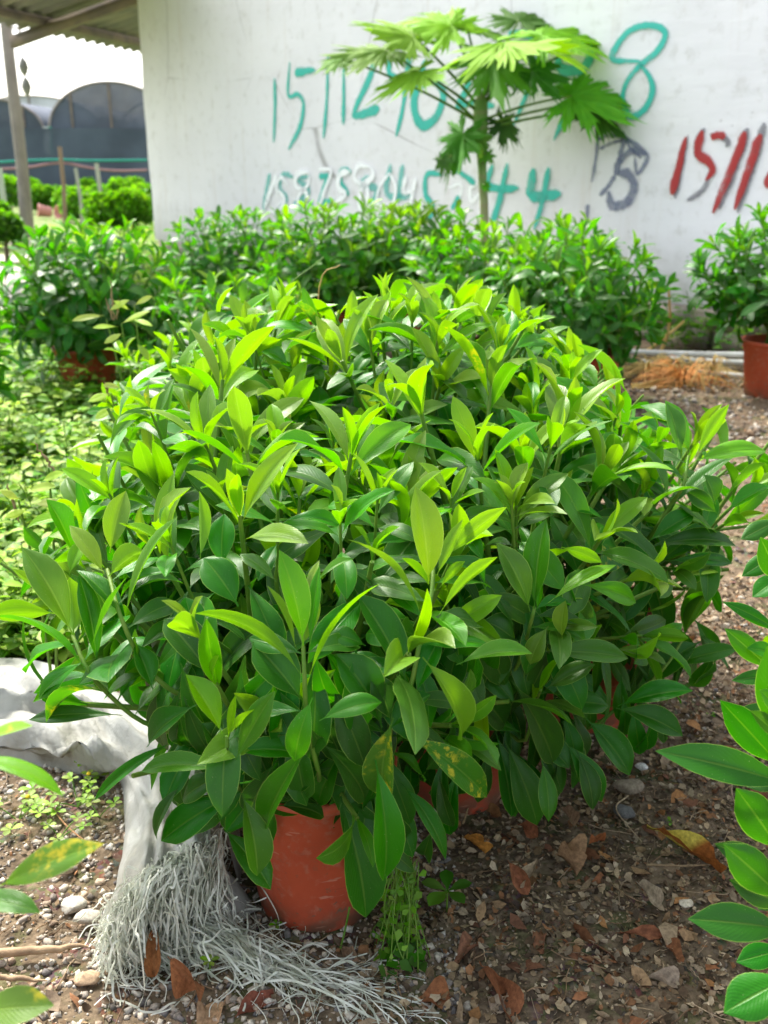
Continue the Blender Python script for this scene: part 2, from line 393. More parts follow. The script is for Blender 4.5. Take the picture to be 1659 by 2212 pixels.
# ------------------------------------------------------------------ leaves
def leaf_template(nr, nc, bend=.5, fold=.3, peak=.5, wave=.0, twist=.0, curl=0., sick=0., pet=.08, wmax=.17, seed=0):
    """unit leaf along +Y, upper face +Z, petiole at the origin"""
    r = np.random.default_rng(seed)
    t = np.linspace(0, 1, nr + 1)
    ang = bend * (t ** 1.2) - bend * .15
    dy = np.cos(ang); dz = -np.sin(ang)
    ds = 1 / nr
    y = np.concatenate([[0], np.cumsum((dy[1:] + dy[:-1]) / 2 * ds)]); z = np.concatenate([[0], np.cumsum((dz[1:] + dz[:-1]) / 2 * ds)])
    tt = np.clip((t - pet) / (1 - pet), 0, 1)
    wd = (tt ** (1.0 * peak / .5)) * ((1 - tt) ** (.86)); wd /= wd.max(); wd = wd ** (1.12 if wmax == 1. else .94)
    wd *= np.where(tt > .84, 1 - (tt - .84) * 2.6, 1)
    wd = np.maximum(wd, .045 * (1 - tt)) + .004
    u = np.linspace(-1, 1, nc + 1)
    ph = r.uniform(0, 6)
    V = []; UVs = []
    for i in range(nr + 1):
        tw = twist * t[i]
        for k in u:
            hw = wmax * wd[i]
            cx = k * hw
            cz = fold * abs(k) * hw - curl * (k * k) * hw * abs(k) + wave * math.sin(ph + 9 * t[i] + (2.5 if k > 0 else 0)) * abs(k) ** 2 * (hw / wmax)
            ca, sa = math.cos(tw), math.sin(tw); cx, cz = cx * ca - cz * sa, cx * sa + cz * ca
            nx, nz = math.sin(ang[i]), math.cos(ang[i])
            V.append((cx + sick * t[i] ** 2, y[i] + cz * nx, z[i] + cz * nz)); UVs.append(((k + 1) / 2, t[i]))
    i, j = np.meshgrid(np.arange(nr), np.arange(nc), indexing='ij'); m = nc + 1
    F = np.stack([i * m + j, i * m + j + 1, (i + 1) * m + j + 1, (i + 1) * m + j], -1).reshape(-1, 4)
    return np.array(V), F, np.array(UVs)

NVAR = 7
TH, TL, MH, ML = {}, {}, {}, {}
VARS = dict(
    young=[dict(bend=random.uniform(.3, 1.3), fold=random.uniform(.4, .95), wave=random.uniform(0, .03), twist=random.uniform(-.35, .35), curl=random.uniform(0, .2), sick=random.uniform(-.05, .05), wmax=random.uniform(.12, .155), peak=random.uniform(.5, .62)) for _ in range(NVAR)],
    old=[dict(bend=random.uniform(.5, 1.6), fold=random.uniform(.15, .6), wave=random.uniform(0, .04), twist=random.uniform(-.4, .4), curl=random.uniform(0, .35), sick=random.uniform(-.06, .06), wmax=random.uniform(.14, .185), peak=random.uniform(.5, .62)) for _ in range(NVAR)])
for kind in VARS:
    for i, kw in enumerate(VARS[kind]):
        TH[kind, i] = leaf_template(9, 6, seed=i, **kw); TL[kind, i] = leaf_template(6, 2, seed=i, **kw)
        for store, T in ((MH, TH), (ML, TL)):
            s = Soup(); s.add(*T[kind, i]); store[kind, i] = s.mesh('leaf', M['leaf'])

def nrm(v): v = np.asarray(v, float); return v / (np.linalg.norm(v) + 1e-9)
class Leaf:
    __slots__ = ('p', 'y', 'n', 'L', 'w', 'age', 'rnd', 'mot', 'kind', 'var', 'tpl')
    def __init__(s, p, y, n, L, w=1., age=.3, mot=0., var=None, tpl=None):
        y = nrm(y); n = np.asarray(n, float); n = nrm(n - y * n.dot(y)) if abs(nrm(n).dot(y)) < .995 else nrm(np.cross(y, (1, 0, .1)))
        s.p = np.asarray(p, float); s.y = y; s.n = n; s.L = L; s.w = w; s.age = age; s.rnd = random.random(); s.mot = mot
        s.kind = 'young' if age > .55 else 'old'; s.var = random.randrange(NVAR) if var is None else var; s.tpl = tpl
    def mat(s):
        x = np.cross(s.y, s.n); m = np.eye(4); m[:3, 0] = x * s.L * s.w; m[:3, 1] = s.y * s.L; m[:3, 2] = s.n * s.L; m[:3, 3] = s.p
        return m

def px_leaf(bu, bv, tu, tv, wU, Yb, Yt, th, age, bend=.3, fold=.35, mot=0., twist=0., sick=0.):
    """one leaf from two points of the plant; th: 90 shows the upper face, -90 the under face, 0 edge on"""
    B = np.array(PY(bu, bv, Yb)); T = np.array(PY(tu, tv, Yt)); ch = T - B; Lc = np.linalg.norm(ch); chn = ch / Lc
    camd = nrm(np.array(O) - (B + T) / 2)
    perp = nrm(np.cross(camd, chn));
    if perp.dot(np.array(UPV)) < 0: perp = -perp
    c2 = nrm(camd - chn * camd.dot(chn))
    n = math.cos(R(th)) * perp + math.sin(R(th)) * c2
    wmax = 1.
    V, F, UV = leaf_template(10, 6, bend=bend, fold=fold, twist=twist, sick=sick, wave=random.uniform(.02, .12), curl=random.uniform(0, .45), wmax=wmax, seed=random.randrange(999), peak=random.uniform(.48, .6))
    tip = V[-4]; cl = math.hypot(tip[1], tip[2]); ca, sa = tip[1] / cl, tip[2] / cl
    # rotate the template so that its chord lies on +Y
    Vr = V.copy(); Vr[:, 1] = V[:, 1] * ca + V[:, 2] * sa; Vr[:, 2] = -V[:, 1] * sa + V[:, 2] * ca
    L = Lc / cl
    depth = (B[1] + T[1]) / 2 * cp + (CAM_H - (B[2] + T[2]) / 2) * sp_
    Wm = wU * .95 / FU * depth
    Vr[:, 0] *= (Wm / 2) / L; zz = fold * 0
    # fold scales with width
    Vr2 = Vr.copy()
    # height above the spine must shrink with the true width as well
    spine = Vr[3::7][:, 1:]
    Vr2[:, 1:] = np.repeat(spine, 7, axis=0) + (Vr[:, 1:] - np.repeat(spine, 7, axis=0)) * ((Wm / 2) / L)
    lf = Leaf(B, chn, n, L, 1., age, mot, tpl=(Vr2, F, UV)); return lf

# ------------------------------------------------------------------ ground
def build_ground():
    xs = np.unique(np.concatenate([np.linspace(-150, -6, 14), np.linspace(-6, -1.6, 22), np.linspace(-1.6, 1.6, 130), np.linspace(1.6, 6, 22), np.linspace(6, 150, 14)]))
    ys = np.unique(np.concatenate([np.linspace(-30, .3, 8), np.linspace(.3, 4, 130), np.linspace(4, 14, 40), np.linspace(14, 320, 30)]))
    X, Y = np.meshgrid(xs, ys)
    near = np.clip((9 - Y) / 5, 0, 1)
    Z = gh(X, Y) * near + rng.normal(0, .0016, X.shape) * near
    V = np.stack([X, Y, Z], -1).reshape(-1, 3); m = len(xs)
    i, j = np.meshgrid(np.arange(len(ys) - 1), np.arange(m - 1), indexing='ij')
    F = np.stack([i * m + j, i * m + j + 1, (i + 1) * m + j + 1, (i + 1) * m + j], -1).reshape(-1, 4)
    s = Soup(); s.add(V, F); o = s.build('ground', M['ground']); tag(o, 'bare gravelly soil, green with weeds towards the left', kind='structure')
build_ground()
# concrete path on the left
s = Soup()
pp = [PZ(-260, 560, .03), PZ(66, 548, .03), PZ(70, 590, .03), PZ(55, 640, .03), PZ(-10, 690, .03), PZ(-420, 720, .03)]
V = [tuple(p) for p in pp] + [(p[0], p[1], -.05) for p in pp]
s.add(V, np.array([(0, 5, 4, 3), (0, 3, 2, 1)])[:, ::1])
s.add(V, np.array([(i, (i + 1) % 6, 6 + (i + 1) % 6, 6 + i) for i in range(6)]))
tag(s.build('concrete_path', M['concrete'], smooth=False), 'pale concrete path running off at the left edge', kind='structure')

# ------------------------------------------------------------------ building with white wall
WC = PZ(338, 566, 0); WR = PZ(1504, 752, 0)
WD = np.array(WR - WC); WD[2] = 0; WDn = nrm(WD); WN = np.array((WDn[1], -WDn[0], 0.));
if WN[1] > 0: WN = -WN                                     # towards the camera
WLEN = 15.; WH = 6.2
rotz = math.atan2(WDn[1], WDn[0])
wall = empty('white_building', tuple(WC), 'white plastered building wall with spray-painted phone numbers', 'building')
wc = np.array(WC)
def wp(sx, z, off=0.): return wc + WDn * sx + WN * off + np.array((0, 0, z))
def wall_sheet():
    nx, nz = 150, 60
    X = np.linspace(0, WLEN, nx + 1); Z = np.linspace(.33, WH, nz + 1)
    XX, ZZ = np.meshgrid(X, Z)
    off = .003 * np.sin(1.1 * XX + .7) * np.sin(.9 * ZZ) + .001 * np.sin(3 * XX + 2 * ZZ)
    edge = .02 * np.sin(2.3 * ZZ) + .01 * np.sin(7 * ZZ + 1)
    XX = XX + np.where(XX < .01, edge, 0)
    V = wc + XX[..., None] * WDn + off[..., None] * WN * 1. + ZZ[..., None] * np.array((0, 0, 1.))
    m = nx + 1
    i, j = np.meshgrid(np.arange(nz), np.arange(nx), indexing='ij')
    F = np.stack([i * m + j, i * m + j + 1, (i + 1) * m + j + 1, (i + 1) * m + j], -1).reshape(-1, 4)
    s = Soup(); s.add(V.reshape(-1, 3), F)
    # left return wall, top, back
    side = [V[k, 0] for k in range(0, nz + 1)]
    sv = np.array([q for k in range(nz + 1) for q in (V[k, 0], V[k, 0] - WN * 7)])
    s.add(sv, np.array([(2 * k, 2 * k + 2, 2 * k + 3, 2 * k + 1) for k in range(nz)]))
    tp = [V[-1, 0], V[-1, -1], V[-1, -1] - WN * 7, V[-1, 0] - WN * 7]; s.add(tp, np.array([(0, 1, 2, 3)]))
    rb = [V[0, -1], V[0, -1] - WN * 7, V[-1, -1] - WN * 7, V[-1, -1]]; s.add(rb, np.array([(0, 1, 2, 3)]))
    bk = [V[0, 0] - WN * 7, V[0, -1] - WN * 7, V[-1, -1] - WN * 7, V[-1, 0] - WN * 7]; s.add(bk, np.array([(3, 2, 1, 0)]))
    o = s.build('plaster_wall', M['wall'], wall, smooth=False); return o
# the plaster uses object coordinates turned to run along the wall
pw = wall_sheet()
rotm = Matrix.Rotation(rotz, 4, 'Z')
pw.data.transform(rotm.inverted()); pw.rotation_euler = (0, 0, rotz)
# foundation: blocks and rubble below the plaster
x = 0.; k = 0
fs = Soup(); box(fs, wp(WLEN / 2, .06, -3.5), WDn * WLEN / 2, WN * 3.44, (0, 0, .27)); fs.build('footing', M['block'], wall, smooth=False)
while x < WLEN - .4:
    for row, (z0, z1) in enumerate(((.0, .155), (.165, .322))):
        Lb = random.uniform(.36, .46); off = random.uniform(-.01, .012)
        s = Soup(); xx = x + (.2 if row else 0)
        c = wp(xx + Lb / 2, (z0 + z1) / 2, -.04 + off)
        box(s, c, WDn * (Lb / 2 - .006), WN * .05, (0, 0, (z1 - z0) / 2))
        vv = s.V[-1]; vv += rng.normal(0, .004, vv.shape)
        s.build('stone_block', M['block'], wall, smooth=False)
    x += .42

def on_wall(u, v):
    d = np.array(ray(u, v)); o = np.array(O)
    t = (wc - o).dot(WN) / d.dot(WN); p = o + d * t
    return (p - wc).dot(WDn), p[2]
layer = [0]
def stroke(ptsA, wpx, mat, cropf, parts):
    P2 = np.array([on_wall(*cropf(*q)) for q in ptsA])
    sc = FU / 10.5
    P = crom(P2, 7) if len(P2) > 2 else np.array([P2[0] + (P2[1] - P2[0]) * t for t in np.linspace(0, 1, 8)])
    a = cropf(0, 0); b2 = cropf(wpx, 0)
    m = np.mean(P2, axis=0); pm = wp(m[0], m[1]); depth = (pm[1] * cp + (CAM_H - pm[2]) * sp_)
    wd = abs(b2[0] - a[0]) / FU * depth * 2.0
    T = np.gradient(P, axis=0); T /= np.linalg.norm(T, axis=1)[:, None] + 1e-9; N = np.c_[-T[:, 1], T[:, 0]]
    k = len(P); tt = np.linspace(0, 1, k)
    ww = wd * (.95 + .28 * np.sin(2.5 * tt + len(ptsA) + 3 * P2[0][0]) + .06 * np.sin(19 * tt)) * np.minimum(1, .35 + 6 * np.minimum(tt, 1 - tt) + .0) / 2
    layer[0] += 1; off = .0055 + .00025 * (layer[0] % 45)
    V = []; UV = []
    for i in range(k):
        for j, q in enumerate((-1, -.33, .33, 1)):
            pt = P[i] + N[i] * ww[i] * q; V.append(wp(pt[0], pt[1], off)); UV.append(((q + 1) / 2, .5))
    F = np.array([(i * 4 + j, i * 4 + j + 1, i * 4 + j + 5, i * 4 + j + 4) for i in range(k - 1) for j in range(3)])
    parts.append((np.array(V), F, np.array(UV), mat))
gA = lambda x, y: (545.8 + x * .329, 91 + y * .329)
gB = lambda x, y: (1030.9 + x * .3787, y * .3787)
DIG = [  # (crop, material, [(width, points)...]) one painted character each
 (gA, 'teal', [(20, [(145, 235), (149, 420), (140, 660)])]),
 (gA, 'teal', [(28, [(245, 130), (235, 345), (300, 345), (335, 410), (310, 560), (238, 705)]), (36, [(278, 205), (340, 192), (412, 182)])]),
 (gA, 'teal', [(28, [(495, 90), (490, 350), (468, 630)])]),
 (gA, 'teal', [(26, [(598, 150), (600, 350), (597, 540)])]),
 (gA, 'teal', [(34, [(805, 130), (760, 260), (700, 380), (655, 490)]), (38, [(655, 490), (740, 470), (835, 432)])]),
 (gA, 'teal', [(44, [(905, 90), (900, 200), (950, 240), (1015, 210), (1035, 90)]), (42, [(1035, 60), (1010, 270), (985, 450), (945, 620)])]),
 (gA, 'teal', [(42, [(1135, 120), (1090, 270), (1062, 420), (1110, 545), (1200, 500), (1255, 350), (1190, 250), (1120, 300)])]),
 (gA, 'teal', [(40, [(1440, 130), (1410, 300), (1340, 430)]), (38, [(1340, 430), (1450, 400), (1590, 420)])]),
 (gB, 'teal', [(30, [(180, 190), (290, 200), (385, 240)]), (30, [(385, 240), (330, 400), (270, 570), (210, 715)])]),
 (gB, 'teal', [(36, [(560, 210), (480, 290), (470, 380), (545, 405), (625, 370), (645, 270), (560, 210)]), (36, [(620, 380), (530, 600), (440, 800)])]),
 (gB, 'teal', [(38, [(930, 350), (780, 340), (800, 260), (880, 170), (1000, 145), (1075, 190), (1030, 290), (935, 370), (860, 460), (832, 570), (880, 665), (960, 620), (1003, 520), (985, 440), (930, 365)])]),
 (gA, 'faint_teal', [(30, [(115, 860), (95, 980), (75, 1100)])]),
 (gA, 'faint_teal', [(34, [(270, 885), (200, 870), (185, 960), (225, 1030), (150, 1130)])]),
 (gA, 'faint_teal', [(34, [(380, 880), (300, 900), (370, 980), (280, 1080), (400, 1060)])]),
 (gA, 'teal', [(30, [(440, 885), (505, 870)]), (28, [(495, 880), (435, 1060)]), (28, [(435, 1060), (540, 1035)])]),
 (gA, 'teal', [(32, [(650, 850), (590, 850), (580, 930), (635, 1000)])]),
 (gA, 'faint_teal', [(34, [(790, 890), (720, 930), (822, 970), (770, 1080)])]),
 (gA, 'faint_teal', [(32, [(910, 800), (890, 1000), (1060, 1010)]), (30, [(990, 800), (955, 1060)])]),
 (gA, 'teal', [(30, [(1255, 870), (1150, 870), (1140, 1000), (1182, 1080), (1150, 1195)])]),
 (gA, 'teal', [(34, [(1340, 840), (1400, 880), (1465, 930)]), (34, [(1360, 1010), (1310, 1100)])]),
 (gB, 'teal', [(26, [(92, 940), (65, 1050), (150, 1078), (240, 1070)]), (28, [(175, 930), (130, 1150), (85, 1280)])]),
 (gB, 'teal', [(36, [(325, 960), (300, 1125)]), (36, [(300, 1125), (390, 1118), (482, 1105)]), (26, [(412, 955), (375, 1150), (330, 1310)])]),
 (gA, 'white_paint', [(26, [(165, 870), (120, 980), (85, 1090)])]),
 (gA, 'white_paint', [(26, [(240, 940), (190, 890), (160, 960), (212, 1020), (190, 1095), (110, 1115)])]),
 (gA, 'white_paint', [(26, [(372, 850), (300, 870), (290, 945), (358, 990), (352, 1090), (310, 1105), (308, 1010), (372, 930), (372, 850)])]),
 (gA, 'white_paint', [(24, [(435, 835), (520, 845), (480, 970), (440, 1085)])]),
 (gA, 'white_paint', [(26, [(645, 850), (580, 870), (568, 950), (612, 1000), (540, 1060)])]),
 (gA, 'white_paint', [(26, [(782, 820), (700, 815), (678, 900), (755, 960), (755, 1075), (708, 1085), (722, 960), (795, 880), (782, 820)])]),
 (gA, 'white_paint', [(24, [(905, 860), (840, 950), (828, 1060), (920, 1065), (945, 950), (905, 860)])]),
 (gA, 'white_paint', [(24, [(1010, 880), (1000, 985), (1070, 970)]), (24, [(1075, 890), (1040, 1090)])]),
 (gA, 'white_paint', [(24, [(1285, 955), (1372, 940), (1350, 1060), (1325, 1190)])]),
 (gA, 'white_paint', [(24, [(1480, 925), (1430, 960), (1440, 1045), (1495, 1010), (1490, 1190)])]),
 (gB, 'blue_paint', [(24, [(690, 730), (682, 880), (655, 1040)]), (24, [(680, 800), (760, 772), (850, 790), (980, 880)]), (20, [(700, 850), (760, 820), (830, 800)]),
                     (40, [(840, 780), (820, 880), (790, 1000)]), (26, [(790, 1000), (750, 1060), (700, 1115)]), (26, [(975, 885), (900, 860), (840, 890), (810, 940)]),
                     (34, [(800, 985), (870, 1000), (895, 1080), (850, 1160), (770, 1170), (750, 1090)]), (18, [(900, 890), (915, 990), (955, 940), (980, 885)]), (18, [(850, 790), (880, 850), (940, 900)]), (20, [(632, 1165), (626, 1270)])]),
 (gB, 'shadow_paint', [(22, [(1205, 770), (1130, 1130)])]),
 (gB, 'red', [(32, [(1192, 780), (1150, 960), (1112, 1112)])]),
 (gB, 'shadow_paint', [(22, [(1300, 730), (1262, 800), (1250, 900)]), (18, [(1345, 960), (1290, 1080), (1200, 1145)]), (18, [(1330, 765), (1430, 800), (1425, 840)])]),
 (gB, 'red', [(34, [(1285, 745), (1262, 870), (1325, 925), (1345, 975), (1305, 1030)]), (26, [(1335, 785), (1375, 772), (1420, 778)])]),
 (gB, 'shadow_paint', [(30, [(1545, 730), (1500, 880), (1385, 1190)])]),
 (gB, 'red', [(32, [(1530, 750), (1480, 900), (1348, 1215)])]),
 (gB, 'shadow_paint', [(30, [(1640, 700), (1590, 900), (1490, 1215)])]),
 (gB, 'red', [(34, [(1620, 765), (1560, 940), (1472, 1195)])]),
 (gB, 'red', [(38, [(1780, 860), (1700, 960), (1655, 1050), (1760, 1060)])]),
]
for cf, mname, strokes in DIG:
    parts = []
    for wpx, pts in strokes: stroke(pts, wpx, mname, cf, parts)
    s = Soup()
    for V, F, UV, _ in parts: s.add(V, F, UV)
    s.build('painted_digit' if mname != 'shadow_paint' else 'paint_ghosting', M[mname], wall, smooth=False)

# ------------------------------------------------------------------ lean-to roof and pole at the left
E1 = np.array(PY(50, 58, 16.4)); 
ud = nrm(np.array((.45, .9, 0))); vd = nrm(np.array((.9, -.45, 0)))
E2px = PY(292, 103, 19.6); ud = nrm(np.array(E2px) - E1); ud[2] = 0; ud = nrm(ud); vd = np.array((ud[1], -ud[0], 0.))
canopy = empty('corrugated_canopy', tuple(E1), 'weathered corrugated lean-to roof beside the white building', 'roof')
slope = .24
s = Soup(); W_, pitch_ = 3.2, .30
na = 420; aa = np.linspace(-4.2, 9.5, na); bb = np.linspace(0, W_, 6)
wz = .055 * np.sin(aa * 2 * math.pi / pitch_)
V = np.array([[E1 + ud * a + vd * b + np.array((0, 0, z + b * slope)) for b in bb] for a, z in zip(aa, wz)])
def grid_faces(n1, n2):
    i, j = np.meshgrid(np.arange(n1 - 1), np.arange(n2 - 1), indexing='ij')
    return np.stack([i * n2 + j, i * n2 + j + 1, (i + 1) * n2 + j + 1, (i + 1) * n2 + j], -1).reshape(-1, 4)
s.add(V.reshape(-1, 3), grid_faces(na, 6)[:, ::-1])
V2 = V + np.array((0, 0, .012)); s.add(V2.reshape(-1, 3), grid_faces(na, 6))
bmat = NB('corrugated_sheet'); bmat.p(Base_Color=bmat.mix(bmat.ss(bmat.noise(1.5, 6, bmat.pos()), .35, .65), (.20, .19, .17), (.30, .27, .21)), Roughness=.8)
s.build('corrugated_sheet', bmat.m, canopy, smooth=True)
for b_off in (.55, 1.8, 3.0):
    s = Soup(); c = E1 + ud * 2.6 + vd * b_off + np.array((0, 0, b_off * slope - .11)); box(s, c, ud * 6.8, vd * .05, (0, 0, .055)); s.build('purlin', M['purlin'], canopy, smooth=False)
for a_off in (-.3, 5.2, -3.9):
    s = Soup(); c = E1 + ud * a_off + vd * 1.6 + np.array((0, 0, 1.6 * slope - .24)); X = nrm(vd + np.array((0, 0, slope)))
    box(s, c, X * 1.65, ud * .06, (0, 0, .08)); s.build('rafter', M['purlin'], canopy, smooth=False)
pb = PZ(62, 532, 0)
pt = np.array(PY(14, 40, pb.y))
pole = empty('canopy_pole', tuple(pb), 'tall grey weathered pole holding up the canopy', 'pole')
s = Soup(); base = np.array(pb)
P = [base + (pt - base) * t + np.array((.02 * math.sin(5 * t), 0, 0)) for t in np.linspace(0, 1, 14)]
tube(s, P, [.125, .105, .10, .095], 14); s.build('shaft', M['pole'], pole)
s = Soup(); lathe(s, base + np.array((0, 0, -.05)), [(.0, .17), (.26, .16), (.42, .08), (.5, 0)], 20); s.build('footing', M['concrete'], pole)
s = Soup(); hk = np.array(PY(24, 60, pb.y)); tube(s, crom([hk, hk + (.12, 0, -.02), hk + (.14, 0, -.16), hk + (.05, 0, -.2)]), .02, 6); s.build('hook', M['purlin'], pole)
# hanging spindle ornaments
sp_mat = simple('grey_translucent_plastic', (.33, .33, .30), (.22, .22, .2), 6, .5, .1)
orn = []
for k, (u_, v_, lab) in enumerate(((51, 145, 'upper small grey spindle hanging on a string beside the pole'), (57, 188, 'lower small grey spindle hanging on a string beside the pole'))):
    c = PY(u_, v_, 16.6); e = empty('hanging_spindle', tuple(c), lab, 'ornament', 'spindles hanging beside the pole')
    s = Soup(); lathe(s, c, [(.002, -.15), (.05, -.08), (.075, 0), (.055, .08), (.002, .16)], 14); s.build('spindle_body', sp_mat, e)
    s = Soup(); tube(s, [np.array(c) + (0, 0, .15), np.array(c) + (0, 0, .33 if k else 1.1)], .004, 4); s.build('string', M['purlin'], e)

# ------------------------------------------------------------------ greenhouses
def tunnel(cu, pv, su, sv, Y, label, ln=22., mat_top='net2', tape=True):
    top = PY(cu, pv, Y); spr = PY(su, sv, Y); hw = abs(top.x - spr.x); zs = spr.z; rise = top.z - zs
    g = empty('shade_net_greenhouse', (top.x, Y, 0), label, 'greenhouse', 'arched shade net greenhouses')
    a = np.linspace(0, math.pi, 25)
    arc = np.array([(top.x - hw * math.cos(q), 0, zs + rise * math.sin(q)) for q in a])
    s = Soup(); V = np.array([arc + (0, Y + d, 0) for d in np.linspace(0, ln, 5)]); s.add(V.reshape(-1, 3), grid_faces(5, 25)); s.build('arched_cover', M[mat_top], g)
    s = Soup(); cen = np.array([(x, Y, zs) for x in arc[:, 0]]); ar = arc + (0, Y, 0); s.add(np.vstack([ar, cen]), np.array([(i, i + 1, 26 + i, 25 + i) for i in range(24)])); s.build('gable_net', M[mat_top], g, smooth=False)
    s = Soup(); xs = np.linspace(top.x - hw, top.x + hw, 12); zz = np.linspace(-.05, zs - .02, 5)
    V = np.array([[(x, Y - .03 + .05 * math.sin(3 * x), z) for x in xs] for z in zz]); s.add(V.reshape(-1, 3), grid_faces(5, 12)); s.build('side_net', M['net'], g)
    for d in (0, ln / 2):
        s = Soup(); tube(s, arc + (0, Y - .06 + d, 0), .045, 6); s.build('hoop', M['pole'], g)
    for f in (-.62, .62, -.0):
        s = Soup(); x = top.x + f * hw; tube(s, [(x, Y - .06, 0), (x, Y - .06, zs + rise * math.sqrt(max(0, 1 - f * f)))], .05, 6); s.build('upright', M['purlin'], g)
    s = Soup(); tube(s, [(top.x - hw, Y - .1, zs), (top.x + hw, Y - .1, zs)], .05, 6); s.build('crossbar', M['purlin'], g)
    return g
g1 = tunnel(234, 177, 108, 282, 43, 'tall dark arched shade net greenhouse next to the white wall')
tunnel(-20, 214, 96, 282, 44.5, 'dark arched shade net greenhouse cut off at the left edge')
tunnel(62, 207, -70, 262, 67, 'pale grey film greenhouse seen farthest back between the two dark ones', mat_top='film')
bn = PY(100, 274, 42.7); be = empty('hanging_banner', tuple(bn), 'white and green strip hanging between the two dark greenhouses', 'banner')
for k, (dx, mm) in enumerate(((0, simple('white_strip', (.75, .78, .76), None, 3, .6, 0)), (.3, simple('green_strip', (.03, .35, .25), None, 3, .6, 0)))):
    s = Soup(); wd = .26 if k == 0 else .12
    x0 = bn.x + dx * .75 - .15; zt, zb = PY(100, 274, 42.7).z, PY(100, 336, 42.7).z
    V = [[(x0 + q * wd + .03 * math.sin(8 * t), 42.7 + .05 * math.sin(6 * t + q), zt + (zb - zt) * t) for q in (0, 1)] for t in np.linspace(0, 1, 8)]
    s.add(np.array(V).reshape(-1, 3), grid_faces(8, 2)); s.build('strip', mm, be)
s = Soup(); xs = np.linspace(-24, -2, 60); V = np.array([[(x, 37 + .12 * math.sin(2 * x), z) for x in xs] for z in np.linspace(-.05, 2.6, 6)])
s.add(V.reshape(-1, 3), grid_faces(6, 60)); fence = s.build('shade_net_screen', M['net'], origin=(-12, 37, 0)); tag(fence, 'long dark shade net screen standing behind the far bushes', 'net screen')
# stakes and ropes in front of the screen
stk = [((129, 317), (133, 418), .05, (.30, .21, .16), 'brown wooden stake standing before the dark net, tallest of the stakes', 24),
       ((163, 363), (172, 420), .04, (.45, .45, .42), 'grey thin stake between the brown stake and the longer white stake', 24),
       ((208, 353), (218, 438), .045, (.5, .5, .46), 'longer white stake standing nearest to the white wall', 22),
       ((-2, 362), (6, 450), .06, (.5, .55, .5), 'pale stake at the left edge behind the canopy pole', 22)]
for (a, b2, rr, cc, lab, Y) in stk:
    s = Soup(); A = np.array(PY(*a, Y)); B = np.array(PY(*b2, Y)); B[2] = min(B[2], .0); tube(s, [A, (A + B) / 2 + (.03, 0, 0), B], rr, 7, cc)
    o = s.build('garden_stake', M['stone'], origin=tuple(B), tint=True); tag(o, lab, 'stake', 'stakes in front of the shade net')
for (pts, cc, lab, nm) in (([(-40, 352), (60, 347), (129, 345), (200, 347), (318, 346)], (.03, .30, .24), 'teal rope stretched level in front of the dark net', 'rope'),
                        ([(-40, 366), (50, 363), (129, 352), (190, 362), (250, 369), (318, 368)], (.35, .2, .22), 'dull pink rope sagging between stakes before the dark net', 'rope')):
    s = Soup(); tube(s, crom([PY(*p, 24.2) for p in pts], 5), .028, 5, cc)
    o = s.build(nm, M['stone'], origin=tuple(PY(*pts[0], 24.2)), tint=True); tag(o, lab, 'rope')

# ------------------------------------------------------------------ generic soup of small leaves
def add_leaves(S, mats, tpl, tints):
    V, F, UV = tpl; mats = np.asarray(mats); n = len(mats); k = len(V)
    VV = np.einsum('nij,kj->nki', mats[:, :3, :3], V) + mats[:, None, :3, 3]
    FF = (F[None] + (np.arange(n) * k)[:, None, None]).reshape(-1, F.shape[1])
    S.add(VV.reshape(-1, 3), FF, np.tile(UV, (n, 1)), np.repeat(np.asarray(tints, float), k, axis=0))
def frames(P, Y, N, L, W):
    P, Y, N = (np.asarray(q, float) for q in (P, Y, N)); Y = Y / np.linalg.norm(Y, axis=1)[:, None]
    N = N - Y * (N * Y).sum(1)[:, None]; N = N / (np.linalg.norm(N, axis=1)[:, None] + 1e-9); X = np.cross(Y, N)
    m = np.zeros((len(P), 4, 4)); m[:, :3, 0] = X * np.reshape(W, (-1, 1)); m[:, :3, 1] = Y * np.reshape(L, (-1, 1)); m[:, :3, 2] = N * np.reshape(L, (-1, 1)); m[:, :3, 3] = P; m[:, 3, 3] = 1
    return m
SMALL = leaf_template(3, 2, bend=.5, fold=.3, wmax=.28, pet=.1)
ROUND = leaf_template(3, 2, bend=.3, fold=.15, wmax=.36, pet=.12, peak=.62)

